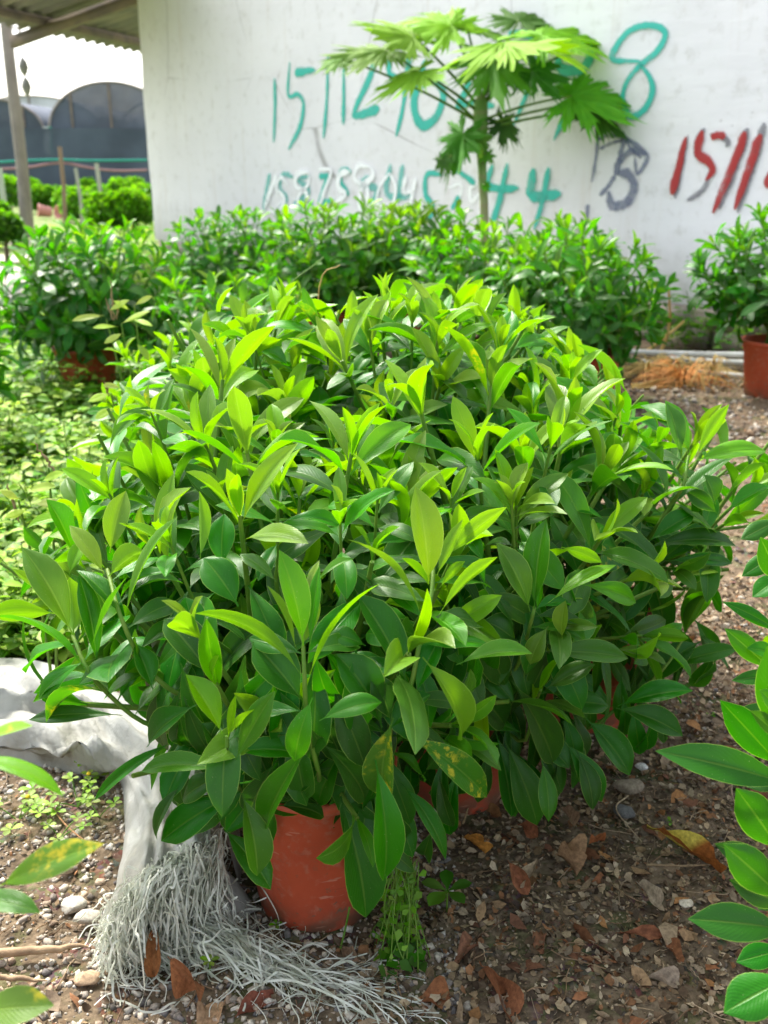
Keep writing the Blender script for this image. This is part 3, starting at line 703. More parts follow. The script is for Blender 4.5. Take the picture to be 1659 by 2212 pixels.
# topiary bushes far left
balls = [(20, 420, 34, 30, .9), (95, 432, 27, 31, .6), (62, 412, 22, 34, .5), (150, 440, 30, 29, .9), (175, 455, 37, 26, .9), (118, 428, 20, 34, .4), (215, 432, 26, 31, .5), (262, 422, 30, 30, .8),
         (230, 465, 42, 22, 1.), (285, 455, 40, 22, 1.), (310, 430, 26, 27, .9), (292, 405, 16, 33, .7), (190, 410, 20, 36, .5), (8, 500, 36, 15, .1), (-12, 470, 30, 18, .25)]
side = ['nearest', 'small', 'farther', 'broad', 'rounder']
for bi, (u_, v_, r_, Y, age) in enumerate(balls):
    c = np.array(PY(u_, v_, Y)); rad = r_ / FU * Y * .9; c[2] = max(c[2], rad * .85)
    labs = ['round bright bush right behind the canopy pole at the far left', 'round bush just right of the canopy pole, above the fallen pink pots', 'small round bush peeking over beside the pole, far back',
            'round bush at the foot of the brown stake', 'broad round bush in front of the grey stake', 'small bush far back, left of the brown stake foot', 'round bush behind the long white stake', 'darker round bush close to the net, left of the white wall corner',
            'large bright loose bush in the row before the pale ground, left one', 'large bright loose bush touching the white wall corner', 'bright bush whose side is cut by the white wall edge', 'small bush far back against the net by the wall', 'small bush far back between grey and white stakes',
            'dark green potted shrub at the left edge beside the concrete path', 'dark green shrub at the left edge behind the potted one']
    e = empty('round_bush', (c[0], c[1], 0), labs[bi], 'bush', 'round bushes in the far nursery bed')
    n = 1500 if r_ > 24 else 900
    d = rng.normal(size=(n, 3)); d /= np.linalg.norm(d, axis=1)[:, None]; d[:, 2] = np.where(d[:, 2] < -.6, -d[:, 2], d[:, 2])
    lump = 1 + .10 * np.sin(5 * d[:, 0] + bi) * np.sin(4 * d[:, 2] + bi) + .06 * np.sin(9 * d[:, 1] + 2 * bi)
    rr = rad * lump * rng.uniform(.72, 1.05, n)
    P = c + d * rr[:, None]; Yd = d + rng.normal(0, .6, (n, 3)) + (0, 0, .4)
    S = Soup(); L = rng.uniform(.09, .17, n) * (1. if Y > 20 else .8)
    ages = np.clip(age * .42 + .32 * d[:, 2] + rng.normal(0, .12, n), 0, 1)
    add_leaves(S, frames(P, Yd, d + rng.normal(0, .5, (n, 3)) + (0, 0, .4), L, L * 1.1), SMALL, np.c_[ages, rng.random(n), np.zeros(n)])
    S.build('crown', M['bush'], e, tint=True)
    s = Soup(); tube(s, [(c[0], c[1], 0), (c[0] + .02, c[1], c[2])], [.04, .025], 6); s.build('trunk', M['oldstem'], e)
# toppled pink pots
pinkm = simple('faded_pink_plastic', (.62, .28, .24), (.55, .22, .19), 4, .6, .1)
for k, (u_, v_, lab) in enumerate(((100, 463, 'faded pink nursery pot lying on its side, left of two'), (138, 466, 'faded pink nursery pot lying on its side, right of two'))):
    c = PZ(u_, v_, .12); s = Soup(); lathe(s, (0, 0, 0), [(.0, 0), (.13, 0), (.17, .34), (.185, .34), (.185, .37), (.16, .37), (.12, .03), (.0, .03)], 24)
    e = s.build('fallen_pot', pinkm, origin=(0, 0, 0)); e.location = (c.x + .15, c.y, .17); e.rotation_euler = (R(80), R(14), R(-70 + 30 * k)); e.scale = (.95,) * 3
    tag(e, lab, 'plant pot', 'fallen pink pots')

# ------------------------------------------------------------------ papaya tree
PYY = 8.9
tb = PY(1048, 480, PYY); tb = Vector((tb.x + .02, PYY, 0))
pap = empty('papaya_tree', tuple(tb), 'young papaya tree with lobed leaves in front of the white wall', 'tree')
tp_ = [tuple(tb)] + [tuple(PY(u, v, PYY)) for u, v in ((1046, 470), (1043, 400), (1040, 330), (1038, 280), (1038, 230), (1040, 196))]
s = Soup(); tube(s, crom(tp_, 7), [.040, .038, .036, .038, .05, .066, .06, .025], 12)
tm = NB('papaya_trunk'); z_ = tm.n('SeparateXYZ'); tm.put(z_.inputs[0], tm.pos())
wv_ = tm.n('TexWave', {'Scale': 5., 'Distortion': 2.5}, bands_direction='Z')
c_ = tm.mix(tm.ss(z_.outputs[2], .9, 1.5), (.30, .30, .13), (.16, .30, .06)); c_ = tm.mix(tm.math('MULTIPLY', tm.ss(wv_.outputs[1], .75, .95), .45), c_, (.3, .24, .13))
tm.p(Base_Color=c_, Roughness=.6, Normal=tm.bump(wv_.outputs[1], .3, .01)); s.build('trunk', tm.m, pap)
def papaya_blade(size, pos, normal, fwd, droop=.5, seed=0, age=.6, nl=9, parent=None):
    r = np.random.default_rng(seed)
    th, rr = [], []
    span = R(310)
    for L in range(nl):
        a0 = -span / 2 + span * (L + .5) / nl; w2 = span / nl / 2
        lr = (1. - .38 * abs(L - (nl - 1) / 2) / ((nl - 1) / 2)) * r.uniform(.88, 1.08)
        prof = [(-1, .52), (-.88, .62), (-.76, .84), (-.64, .68), (-.48, .76), (-.36, .98), (-.25, .78), (-.12, .88), (0, 1.12), (.12, .88), (.25, .78), (.36, .98), (.48, .76), (.64, .68), (.76, .84), (.88, .62)]
        for q, m in prof: th.append(a0 + q * w2 * (.96) + r.normal(0, .012)); rr.append(lr * m * r.uniform(.78, 1.14))
    th = np.array(th); rr = np.array(rr); n = len(th)
    rings = [0.0, .22, .45, .7, 1.0]; V = []; UV = []; lz = r.normal(0, .11, nl + 1); half = r.uniform(-.02, .10)
    for f in rings[1:]:
        fr = f if f < 1 else 1
        for i in range(n):
            rad = rr[i] if f == 1 else min(rr[i] * .96, 1.) * f ** 1.0
            lobe = math.cos((i % 16 - 8) / 8 * math.pi)
            V.append((math.sin(th[i]) * rad, math.cos(th[i]) * rad, -droop * rad ** 1.8 * .6 + .03 * lobe * rad + lz[i // 16] * rad ** 2 * max(0, .6 + .4 * lobe) - half * abs(math.sin(th[i])) * rad + r.normal(0, .012))); UV.append((.5 + .3 * math.sin(th[i]), rad))
    V.append((0, 0, 0)); UV.append((.5, 0)); c = len(V) - 1
    Q = []
    for k in range(3):
        for i in range(n - 1): Q.append((k * n + i, (k + 1) * n + i, (k + 1) * n + i + 1, k * n + i + 1))
    T = [(c, i, i + 1) for i in range(n - 1)]
    V = np.array(V); V = V[:, [0, 1, 2]]
    Yv = nrm(fwd); N = np.asarray(normal, float); N = nrm(N - Yv * N.dot(Yv)); X = np.cross(Yv, N)
    Mx = np.stack([X, Yv, N], 1) * size
    VW = V @ Mx.T + np.asarray(pos, float)
    s = Soup(); s.add(VW, np.array(Q)[:, ::-1], np.array(UV)); s.F.setdefault(3, []).append(np.array(T)[:, ::-1])
    return s
CT = np.array(PY(1040, 205, PYY))
# (petiole end px, Y, petiole start px, direction of blade px vector, size, normal tilt(toward cam), age)
pls = [((835, 108), 8.7, (1030, 262), (-1, -.10, -.1), .36, (.05, -.45, 1), .7), ((893, 80), 8.6, (1030, 225), (-.7, .1, .3), .33, (0, -.55, 1), .9),
       ((975, 55), 8.8, (1036, 210), (-.6, .3, .25), .40, (-.1, -.6, 1), .85), ((1010, 62), 9.1, (1040, 205), (.2, 1, .1), .38, (.1, -.6, 1), .6),
       ((1090, 92), 8.35, (1045, 210), (.55, -.8, -.1), .46, (0, -.45, 1), .95), ((1170, 78), 8.8, (1050, 215), (.95, .1, .1), .46, (0, -.5, 1), .75),
       ((1205, 48), 9.3, (1048, 205), (.6, .6, .5), .36, (-.3, -.9, .6), .35), ((905, 155), 8.5, (1030, 240), (-.8, -.3, -.4), .32, (-.3, -.5, .9), .8),
       ((1235, 208), 8.6, (1048, 258), (1, -.1, .1), .40, (0, -.75, .8), .55), ((1285, 240), 8.8, (1048, 280), (.9, -.1, -.2), .36, (.25, -.7, .8), .2),
       ((1000, 290), 8.8, (1036, 262), (-.45, -.1, -.9), .26, (-.5, -.7, .5), .35), ((1085, 265), 8.9, (1044, 268), (.6, -.1, -.6), .20, (.3, -.7, .6), .1),
       ((1065, 130), 8.6, (1042, 220), (.1, -.5, -.6), .34, (0, -.9, .45), .5), ((985, 318), 8.85, (1036, 300), (-.5, 0, -.85), .16, (-.5, -.7, .5), .3),
       ((1035, 300), 8.75, (1040, 296), (.1, -.1, -1), .12, (0, -1, .2), .55), ((1050, 335), 8.8, (1042, 330), (.6, -.2, -.6), .08, (0, -1, .3), .4), ((1048, 400), 8.8, (1042, 398), (.5, -.2, -.7), .05, (0, -1, .3), .4),
       ((740, 128), 8.75, (1030, 262), (-1, -.1, -.2), .2, (.05, -.5, 1), .6), ((1290, 85), 9.0, (1050, 215), (1, .1, -.1), .26, (0, -.55, 1), .8), ((1120, 45), 9.3, (1048, 205), (.2, .8, .5), .26, (-.1, -.7, .8), .5), ((1330, 215), 8.7, (1048, 270), (1, .0, -.15), .22, (.1, -.7, .8), .5), ((1145, 150), 8.7, (1045, 225), (.6, -.5, -.6), .26, (.1, -.9, .5), .15), ((955, 345), 8.8, (1034, 322), (-.1, 0, -1), .12, (-.6, -.6, .3), .3)]
for k, (pe, Y, ps, fw, sz, nn, age) in enumerate(pls):
    s = papaya_blade(sz * 1.5, PY(*pe, Y), (nn[0], nn[1] * .78, nn[2]), fw, droop=.18 + .10 * (k % 3), seed=k, nl=9 if sz > .2 else 7)
    lf = s.build('leaf', M['papaya'], pap, origin=tuple(PY(*pe, Y)), smooth=False, color=(min(1, age * 1.05), (k * .37) % 1, 0, 1))
    s = Soup(); A = np.array(PY(*ps, PYY)); B = np.array(PY(*pe, Y)); mid = (A + B) / 2 + (0, 0, .06 * np.linalg.norm(B - A) * (1 if B[2] > A[2] - .1 else -1))
    tube(s, bez(A, mid, B, 9), [.014, .009], 6); s.build('petiole', M['stem'], lf)
# twin stems at the far left of the crown carry small dead tips

# ------------------------------------------------------------------ potted shrubs
ALL = []      # every plant: dict(root, leaves, stems, lod)
def pot_mesh(c, rt, h, soil=True):
    s = Soup(); rb = rt * .76
    prof = [(.001, .0), (rb * .96, 0), (rb, .006), (rb * 1.02, .035), (rb * 1.045, .038), (rt * .935, h * .80), (rt * .955, h * .805), (rt * .955, h * .835), (rt * .985, h * .84), (rt * .99, h * .93), (rt * 1.05, h * .935), (rt * 1.06, h * .995), (rt * 1.02, h), (rt * .95, h * .985), (rt * .92, h * .86), (.001, h * .86)]
    lathe(s, c, prof, 56); return s
def make_plant(name, base, pot_r, pot_h, crown_c, crown_r, nshoots, label, lod='hi', L0=.15, seed=0, agebias=0., group='potted shrubs in the nursery yard', pot=True, zmin=-.62, maxp=300, cat='potted shrub'):
    root = empty(name, (base[0], base[1], 0), label, cat, group)
    if pot:
        ps = pot_mesh((base[0], base[1], float(gh(base[0], base[1])) - .008), pot_r, pot_h); ps.build('pot', M['pot'], root, smooth=True)
        s = Soup(); lathe(s, (base[0], base[1], pot_h * .84), [(.0, .015), (pot_r * .5, .02), (pot_r * .88, .0)], 24); s.build('soil', M['dark'], root)
    pl = dict(root=root, leaves=[], stems=[], lod=lod, base=base, pot_h=pot_h, c=np.array(crown_c, float), r=np.array(crown_r, float), L0=L0, maxp=maxp, agebias=agebias)
    ALL.append(pl)
    rnd = np.random.default_rng(seed)
    # evenly spread shoot tips over the crown (best-candidate)
    pts = []
    while len(pts) < nshoots:
        cand = rnd.normal(size=(12, 3)); cand /= np.linalg.norm(cand, axis=1)[:, None]; cand = cand[cand[:, 2] > zmin]
        if not len(cand): continue
        if pts: dd = np.min(np.linalg.norm(cand[:, None] - np.array(pts)[None], axis=2), axis=1); pts.append(cand[np.argmax(dd)])
        else: pts.append(cand[0])
    for d in pts:
        lump = 1 + .14 * rnd.normal()
        p = pl['c'] + d * pl['r'] * np.clip(lump, .7, 1.22)
        if p[2] < .16: p[2] = .16 + rnd.uniform(0, .1)
        add_shoot(pl, p, nrm(d * np.array((1, 1, .7)) + np.array((0, 0, 1.0 if d[2] > -.1 else .45)) + rnd.normal(0, .11, 3)), L0 * rnd.uniform(.82, 1.15), rnd=rnd)
    return pl
def add_shoot(pl, p, d, L, rnd, young=None, npairs=None, stem=True):
    d = nrm(d); p = np.asarray(p, float)
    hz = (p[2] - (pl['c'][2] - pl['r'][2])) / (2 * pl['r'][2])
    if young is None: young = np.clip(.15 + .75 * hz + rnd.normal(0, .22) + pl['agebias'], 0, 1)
    n = npairs or (6 if hz > .3 else 5)
    az = rnd.uniform(0, math.pi); a1 = nrm(np.cross(d, (.3, .1, 1.))) if abs(d[2]) < .97 else np.array((1., 0, 0)); a2 = np.cross(d, a1)
    q = p.copy(); sizes = [.66, .98, 1.12, 1.1, 1.0, .95, .9] if pl['lod'] == 'hi' else [.50, .84, 1.0, 1.03, 1.0, .95, .9]; angs = [10, 27, 46, 66, 84, 98, 105]; ages = [1., .82, .55, .28, .10, .0, 0]
    node_path = [p + d * .01]
    for i in range(n):
        A = az + i * math.pi / 2 + rnd.normal(0, .22)
        for sgn in (0, math.pi):
            if i > 2 and rnd.random() < .10: continue
            rad = math.cos(A + sgn) * a1 + math.sin(A + sgn) * a2
            ang = R(angs[i] + rnd.normal(0, 7))
            y = d * math.cos(ang) + rad * math.sin(ang); nn = d * math.sin(ang) - rad * math.cos(ang)
            if i >= 3: y = nrm(y + np.array((0, 0, -.12 * (i - 2))))
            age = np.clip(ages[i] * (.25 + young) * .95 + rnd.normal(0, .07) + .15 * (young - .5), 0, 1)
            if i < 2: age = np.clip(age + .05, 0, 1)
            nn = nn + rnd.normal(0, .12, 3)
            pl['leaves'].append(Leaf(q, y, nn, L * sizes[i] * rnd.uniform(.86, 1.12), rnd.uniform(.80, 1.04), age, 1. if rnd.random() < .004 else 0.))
        step = L * (.09 + .085 * i); q = q - d * step - np.array((0, 0, .0)); node_path.append(q.copy())
    if stem:
        b = np.array((pl['base'][0], pl['base'][1], pl['pot_h'] * .85)); inner = pl['c'] * .6 + b * .4; inner = inner + (q - inner) * .45
        P = [tuple(x) for x in node_path] + [tuple(inner + np.array((0, 0, -.03))), tuple(b + rnd.normal(0, .03, 3) * (1, 1, 0))]
        pl['stems'].append((P, .0034 * L / .15))

front = {}
def FP(key, *a, **k): front[key] = make_plant('potted_shrub', *a, **k)
GRP = 'glossy leaved potted shrubs clustered in the middle'
# name, base xy, pot r, pot h, crown centre, crown radii
FP('A', (-.135, 1.625), .152, .33, (-.17, 1.68, .58), (.40, .34, .27), 44, 'glossy shrub in the red-orange pot nearest the camera, behind the frayed sack', seed=1, L0=.18, group=GRP)
FP('B', (.17, 2.0), .15, .33, (.22, 1.98, .60), (.38, .34, .29), 40, 'glossy shrub right behind the front pot, leaning over the shaded litter', seed=2, L0=.18, group=GRP)
FP('C', (-.37, 2.14), .15, .31, (-.41, 2.04, .62), (.34, .34, .28), 36, 'glossy shrub at the left of the clump above the white sack', seed=3, L0=.175, group=GRP)
FP('D', (.56, 2.35), .15, .33, (.56, 2.33, .60), (.36, .34, .29), 38, 'glossy shrub at the right end of the clump beside the bare gravel', seed=4, L0=.175, group=GRP)
FP('E', (.10, 2.62), .15, .33, (.10, 2.58, .80), (.36, .34, .30), 46, 'tallest light green shrub at the middle back of the clump', seed=5, L0=.185, agebias=.22, group=GRP)
FP('F', (-.36, 2.68), .15, .33, (-.36, 2.62, .75), (.34, .34, .28), 40, 'light green shrub at the back left of the clump', seed=6, L0=.175, agebias=.2, group=GRP)
FP('G', (.42, 2.95), .15, .33, (.42, 2.9, .77), (.34, .34, .28), 38, 'light green shrub at the back right of the clump', seed=8, L0=.165, agebias=.12, group=GRP)
FP('H', (-.62, 3.45), .15, .32, (-.62, 3.4, .56), (.36, .34, .26), 46, 'low yellow-green shrub behind the clump, facing the left back pot', seed=9, L0=.13, agebias=.25, lod='lo', group=GRP)
GB = 'potted shrubs standing in front of the white wall'
BK = dict(lod='lo', L0=.172, zmin=-.75)
back = [
 ((-1.84, 6.05), .19, .34, (-1.76, 6.05, .64), (.52, .46, .37), 100, 'dark green shrub in a wide red pot at the back left', -.25),
 ((-1.25, 8.6), .17, .33, (-1.28, 8.6, .62), (.52, .45, .38), 84, 'potted shrub under the left end of the painted wall', -.1),
 ((-.45, 7.6), .17, .33, (-.42, 7.6, .68), (.48, .45, .38), 84, 'potted shrub below the white painted digits', .1),
 ((.25, 7.9), .17, .33, (.22, 7.9, .70), (.48, .42, .37), 84, 'bright potted shrub just left of the papaya trunk', .15),
 ((.72, 6.5), .17, .33, (.68, 6.5, .62), (.45, .42, .38), 84, 'potted shrub in front of the papaya trunk', .0),
 ((1.28, 6.0), .17, .33, (1.14, 6.0, .60), (.48, .45, .37), 100, 'broad dark shrub at the right of the back row beside the yellow stalks', -.15),
 ((1.34, 7.2), .16, .33, (1.30, 7.2, .66), (.36, .42, .34), 44, 'potted shrub behind the broad one, close to the wall', -.1),
 ((-.9, 5.6), .16, .33, (-.86, 5.6, .48), (.42, .4, .30), 44, 'low shrub between the clump and the back left pot', -.25),
 ((2.48, 6.22), .20, .36, (2.50, 6.22, .72), (.48, .45, .32), 88, 'dark shrub in the red pot cut off by the right edge', -.3),
]
for i, (b, pr, ph, cc, cr, ns, lab, ab) in enumerate(back):
    make_plant('potted_shrub', b, pr, ph, cc, cr, ns, lab, seed=20 + i, agebias=ab - .2, group=GB, maxp=220, **BK)
make_plant('potted_shrub', (-2.02, 4.25), .16, .33, (-2.0, 4.2, .62), (.34, .34, .26), 40, 'dark shrub cut off by the left edge above the weeds', seed=41, agebias=-.3, lod='lo', L0=.16, group=GB, maxp=200)
L0p = make_plant('potted_shrub', (-.78, 1.15), .15, .33, (-.86, 1.1, .62), (.22, .25, .22), 14, 'yellow-green shrub poking in at the lower left edge', seed=42, agebias=.2, L0=.15, group='shrubs cut off by the picture edges')
R0p = make_plant('potted_shrub', (.92, 1.35), .15, .33, (.95, 1.35, .66), (.26, .30, .25), 20, 'dark green shrub poking in at the lower right edge', seed=43, agebias=-.1, L0=.15, group='shrubs cut off by the picture edges')

# hero shoots and leaves, read off the plants one by one
HL = {
'A': [ # bu,bv,tu,tv,w,th,age,bend
 (655,1465,420,1325,55,-28,.72,1.1),(665,1470,822,1260,46,-25,.88,.8),(655,1395,603,1188,70,80,.62,.2),(652,1400,688,1287,50,-80,1.,.2),(640,1402,577,1265,30,30,.9,.3),(668,1400,690,1222,36,60,.45,.1),(662,1292,690,1210,25,50,1.,.3),
 (685,1252,765,1207,30,40,.6,.4),(675,1507,637,1645,60,75,.5,.5),(690,1557,825,1517,60,70,.38,.4),(655,1517,545,1387,100,85,.12,.2),(825,1572,725,1412,100,80,.12,.2),(597,1257,518,1197,50,40,.4,.5),(790,1395,710,1370,55,80,.2,.3),
 (480,1587,401,1457,65,80,.70,.15),(492,1597,510,1500,22,60,.9,.0),(492,1590,550,1532,28,-40,1.,.3),(508,1642,594,1492,60,60,.5,.2),(495,1662,305,1667,55,50,.5,.7),(488,1647,435,1562,70,80,.06,.2),
 (520,1709,348,1817,80,84,.04,.25),(522,1712,555,1892,76,78,.36,.4),(500,1665,395,1727,60,84,.03,.3),(395,1690,340,1815,40,70,.12,.6),(385,1597,203,1730,34,45,.14,.4),(425,1522,322,1610,80,85,.0,.3),(482,1790,585,1922,70,80,.0,.5),
 (672,1600,575,1790,70,80,.35,.3),(600,1740,700,1765,60,80,.06,.3),(690,1600,787,1730,75,85,.15,.3),(735,1720,790,1982,104,80,.02,.2),(810,1640,827,1903,76,80,.25,.3),(850,1550,834,1722,80,85,.5,.3),
 (885,1585,1052,1722,75,85,.3,.25),(865,1690,963,1857,60,75,.1,.2),(700,1640,640,1700,60,82,.05,.2),(600,1640,540,1760,60,82,.08,.3),
 (915,1345,750,1165,60,-18,.92,1.),(930,1270,868,1205,30,-30,.9,.6),(925,1262,897,1050,76,68,.98,.1),(943,1245,1000,1122,32,-60,1.,.1),(950,1270,1005,1212,30,-40,1.,.4),(950,1325,1075,1203,45,-30,.92,.5),(950,1212,1095,1095,52,-45,.96,.3),
 (925,1252,912,1140,30,-70,1.,.1),(912,1420,988,1597,80,80,.74,.6),(985,1437,1150,1412,56,35,.6,.7),(880,1480,770,1282,92,85,.1,.2),(900,1500,950,1380,60,80,.12,.1),(845,1560,800,1460,70,82,.06,.2),(840,1580,930,1500,64,80,.1,.3),
 (157,1372,48,1182,85,80,.62,.15),(158,1372,150,1247,66,-80,.92,.2),(110,1302,25,1228,30,40,.9,.4),(120,1325,-30,1332,60,-55,.82,.5),(150,1240,175,1167,35,60,.8,.1),(185,1445,-15,1332,60,22,.5,.9),(195,1405,275,1245,42,-20,.5,.3),
 (210,1440,170,1240,56,80,.1,.1),(230,1497,100,1560,60,-20,.5,1.3),(265,1545,62,1555,42,60,.1,.5),
 (225,1240,150,1135,46,60,1.,.5),(238,1195,272,1060,56,80,.8,.1),(235,1245,310,1190,60,-60,.8,.8),(268,1340,385,1115,46,20,.7,.5),(262,1330,165,1232,50,80,.2,.3),(160,1200,100,1078,60,80,.5,.2),
 (432,1210,430,1060,34,-70,.92,.1),(480,1230,485,1110,62,85,.15,.1),(455,1460,355,1337,92,85,.05,.2),(515,1310,440,1205,82,85,.15,.2),(330,1490,290,1390,60,80,.1,.2),(420,1390,400,1290,60,82,.06,.2)],
'B': [(1145,1322,1072,1172,62,75,.56,.15),(1155,1315,1180,1120,76,85,.3,.1),(1185,1302,1332,1220,50,30,.72,.4),(1255,1262,1374,1302,50,60,.6,.7),(1212,1182,1300,1215,38,-60,.8,.4),(1160,1317,1172,1255,20,60,.5,.0),(1185,1352,1145,1435,50,60,.7,.7),
 (1215,1380,1222,1297,40,80,.8,.1),(1110,1352,1030,1235,60,80,.15,.2),(1172,1407,1357,1422,60,65,.45,.5),(1112,1382,1045,1340,70,84,.15,.2),(1160,1500,1210,1420,30,50,.7,.2),(1180,1487,1285,1435,50,60,.4,.3),(1165,1525,1315,1525,70,85,.15,.2),
 (1165,1515,1265,1552,40,-40,.6,.8),(1105,1470,1195,1650,80,80,.2,.25),(1005,1477,1090,1567,76,85,.1,.2),(1090,1600,1160,1783,76,85,.2,.2),(1170,1640,1185,1775,46,82,.3,.1),(1070,1580,1105,1765,60,85,.0,.2),(1265,1552,1360,1675,76,85,.1,.2),
 (1245,1620,1280,1750,56,80,.0,.2),(1220,1600,1300,1732,60,80,.0,.2),(1330,1530,1475,1590,60,84,.1,.3),(1335,1525,1497,1492,60,80,.05,.3),(1050,1600,1010,1700,60,84,.04,.2),(1150,1580,1230,1660,60,84,.04,.2)],
'D': [(1478,1378,1565,1242,72,70,.3,.2),(1475,1375,1530,1275,62,-80,.6,.1),(1430,1400,1390,1215,62,70,.1,.4),(1435,1442,1600,1400,42,60,.2,.5),(1410,1470,1375,1422,36,60,.2,.4),(1400,1397,1290,1340,60,85,.04,.2),(1515,1385,1400,1470,60,85,.04,.3),
 (1390,1185,1590,1180,52,70,.05,.5),(1440,1212,1582,1217,34,80,.0,.3),(1502,990,1575,873,36,-50,.9,.2),(1502,995,1655,975,60,50,.7,.6),(1470,990,1440,870,50,80,.4,.2),(1485,980,1478,915,25,60,.8,.1),(1492,980,1437,865,50,60,.6,.4),
 (1445,1086,1375,958,46,30,.3,.8),(1450,1095,1590,985,46,40,.2,.3),(1565,1076,1655,1000,45,-30,.7,.3),(1567,1106,1665,1050,46,60,.4,.4),(1545,1090,1520,1025,50,80,.3,.2),(1550,1110,1480,1060,40,80,.2,.3),(1400,1170,1500,1110,50,82,.1,.3)],
}
DEPTH = {'A': 1.62, 'B': 1.80, 'D': 2.15}
def cyl_depth(key, u, v):
    """depth of the crown's camera side under a pixel"""
    pl = front[key]; c, r = pl['c'], pl['r'] * 1.12; d = np.array(ray(u, v)); o = np.array(O)
    dd = d / r; oo = (o - c) / r; A = dd.dot(dd); B = 2 * dd.dot(oo); C = oo.dot(oo) - 1; D = B * B - 4 * A * C
    if D < 0:
        t = -B / (2 * A); return (o + d * t)[1]
    t = (-B - math.sqrt(D)) / (2 * A); return (o + d * t)[1]
for key, L in HL.items():
    for (bu, bv, tu, tv, w_, th, age, bend) in L:
        yb = cyl_depth(key, bu, bv); yt = cyl_depth(key, tu, tv)
        yt = yb + np.clip(yt - yb, -.05, .05)
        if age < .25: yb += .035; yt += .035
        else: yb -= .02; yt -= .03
        sick = random.uniform(-.04, .04)
        mot = 1. if (bu, bv) in ((850, 1550), (885, 1585), (230, 1497)) else 0.
        if abs(th) > 65: th = math.copysign(random.uniform(48, 72), th); bend = bend + random.uniform(.25, .6)
        front[key]['leaves'].append(px_leaf(bu, bv, tu, tv, w_, yb, yt, th, age, bend, fold=random.uniform(.45, .8) if abs(th) > 65 else random.uniform(.5, .8), twist=random.uniform(-.35, .35), mot=mot))
FILL = [(330,1500),(700,1480),(1000,1330),(1400,1300),(1560,1400),(1470,1560),(1360,1660),(1300,1730),(1110,1780),(1050,1690),(960,1840),(800,1900),(700,1760),(560,1770),(400,1790),(350,1690),(330,1600)]
def inside(p, poly):
    c = False; j = len(poly) - 1
    for i in range(len(poly)):
        if (poly[i][1] > p[1]) != (poly[j][1] > p[1]) and p[0] < (poly[j][0] - poly[i][0]) * (p[1] - poly[i][1]) / (poly[j][1] - poly[i][1]) + poly[i][0]: c = not c
        j = i
    return c
rf_ = np.random.default_rng(55); nf_ = 0
while nf_ < 330:      # the hanging skirt of old leaves round the pots
    u_, v_ = rf_.uniform(330, 1560), rf_.uniform(1300, 1900)
    if not inside((u_, v_), FILL): continue
    key = 'A' if u_ < 880 else ('B' if u_ < 1260 else 'D')
    lim = .10
    p = np.array(PY(u_, v_, cyl_depth(key, u_, v_) + rf_.uniform(.03, .16)))
    if p[2] < .14: continue
    c = front[key]['c']; out = nrm((p - c) * (1, 1, 0)); y = nrm(out * rf_.uniform(.1, .7) + rf_.normal(0, .35, 3) + np.array((0, 0, -1.)))
    nn = nrm(out * 1.0 + np.array((0, -.25, .35)) + rf_.normal(0, .3, 3))
    front[key]['leaves'].append(Leaf(p - y * .07, y, nn, rf_.uniform(.12, .17), rf_.uniform(.9, 1.15), rf_.uniform(0, .22))); nf_ += 1
def hero_stem(key, pts, r0=.0045, r1=.0032):
    P = [PY(u, v, cyl_depth(key, u, v) + (.05 * max(0, i - 1) if u < 600 or key != 'A' else .022 * max(0, i - 1))) for i, (u, v) in enumerate(pts)]
    rs = np.random.default_rng(int(pts[0][0]))
    for i in range(1, len(pts)):
        for q in (.25, .75):
            c = np.array(P[i - 1]) * (1 - q) + np.array(P[i]) * q; ax = nrm(np.array(P[i - 1]) - np.array(P[i])); side = nrm(np.cross(ax, (0, -1., .2)))
            for sg in (-1, 1):
                y = nrm(side * sg + ax * .35 + np.array((0, rs.uniform(.0, .7), -.25)) + rs.normal(0, .15, 3))
                front[key]['leaves'].append(Leaf(c, y, np.array((0, -.35, 1.)) + rs.normal(0, .2, 3), rs.uniform(.10, .15), 1., rs.uniform(.05, .45)))
    P.append(Vector((front[key]['base'][0], front[key]['base'][1] + .02, .28))); front[key]['stems'].append((crom(P, 4), (r1, r0)))
hero_stem('A', [(655, 1395), (658, 1468), (664, 1560), (690, 1680)]); hero_stem('A', [(490, 1590), (495, 1640), (520, 1709), (560, 1760)])
hero_stem('A', [(937, 1190), (932, 1285), (912, 1360), (885, 1490), (845, 1570), (820, 1640)], .005, .0034); hero_stem('A', [(157, 1372), (190, 1448), (235, 1500), (310, 1560), (440, 1605), (520, 1650)], .005)
hero_stem('A', [(232, 1230), (262, 1335), (310, 1430), (400, 1510)]); hero_stem('B', [(1155, 1310), (1148, 1340), (1130, 1400), (1095, 1460)]); hero_stem('B', [(1168, 1490), (1150, 1530), (1120, 1600)])
hero_stem('D', [(1480, 1372), (1430, 1448), (1345, 1520), (1260, 1560)], .006); hero_stem('D', [(1487, 985), (1475, 1050), (1445, 1095), (1400, 1165)], .006)
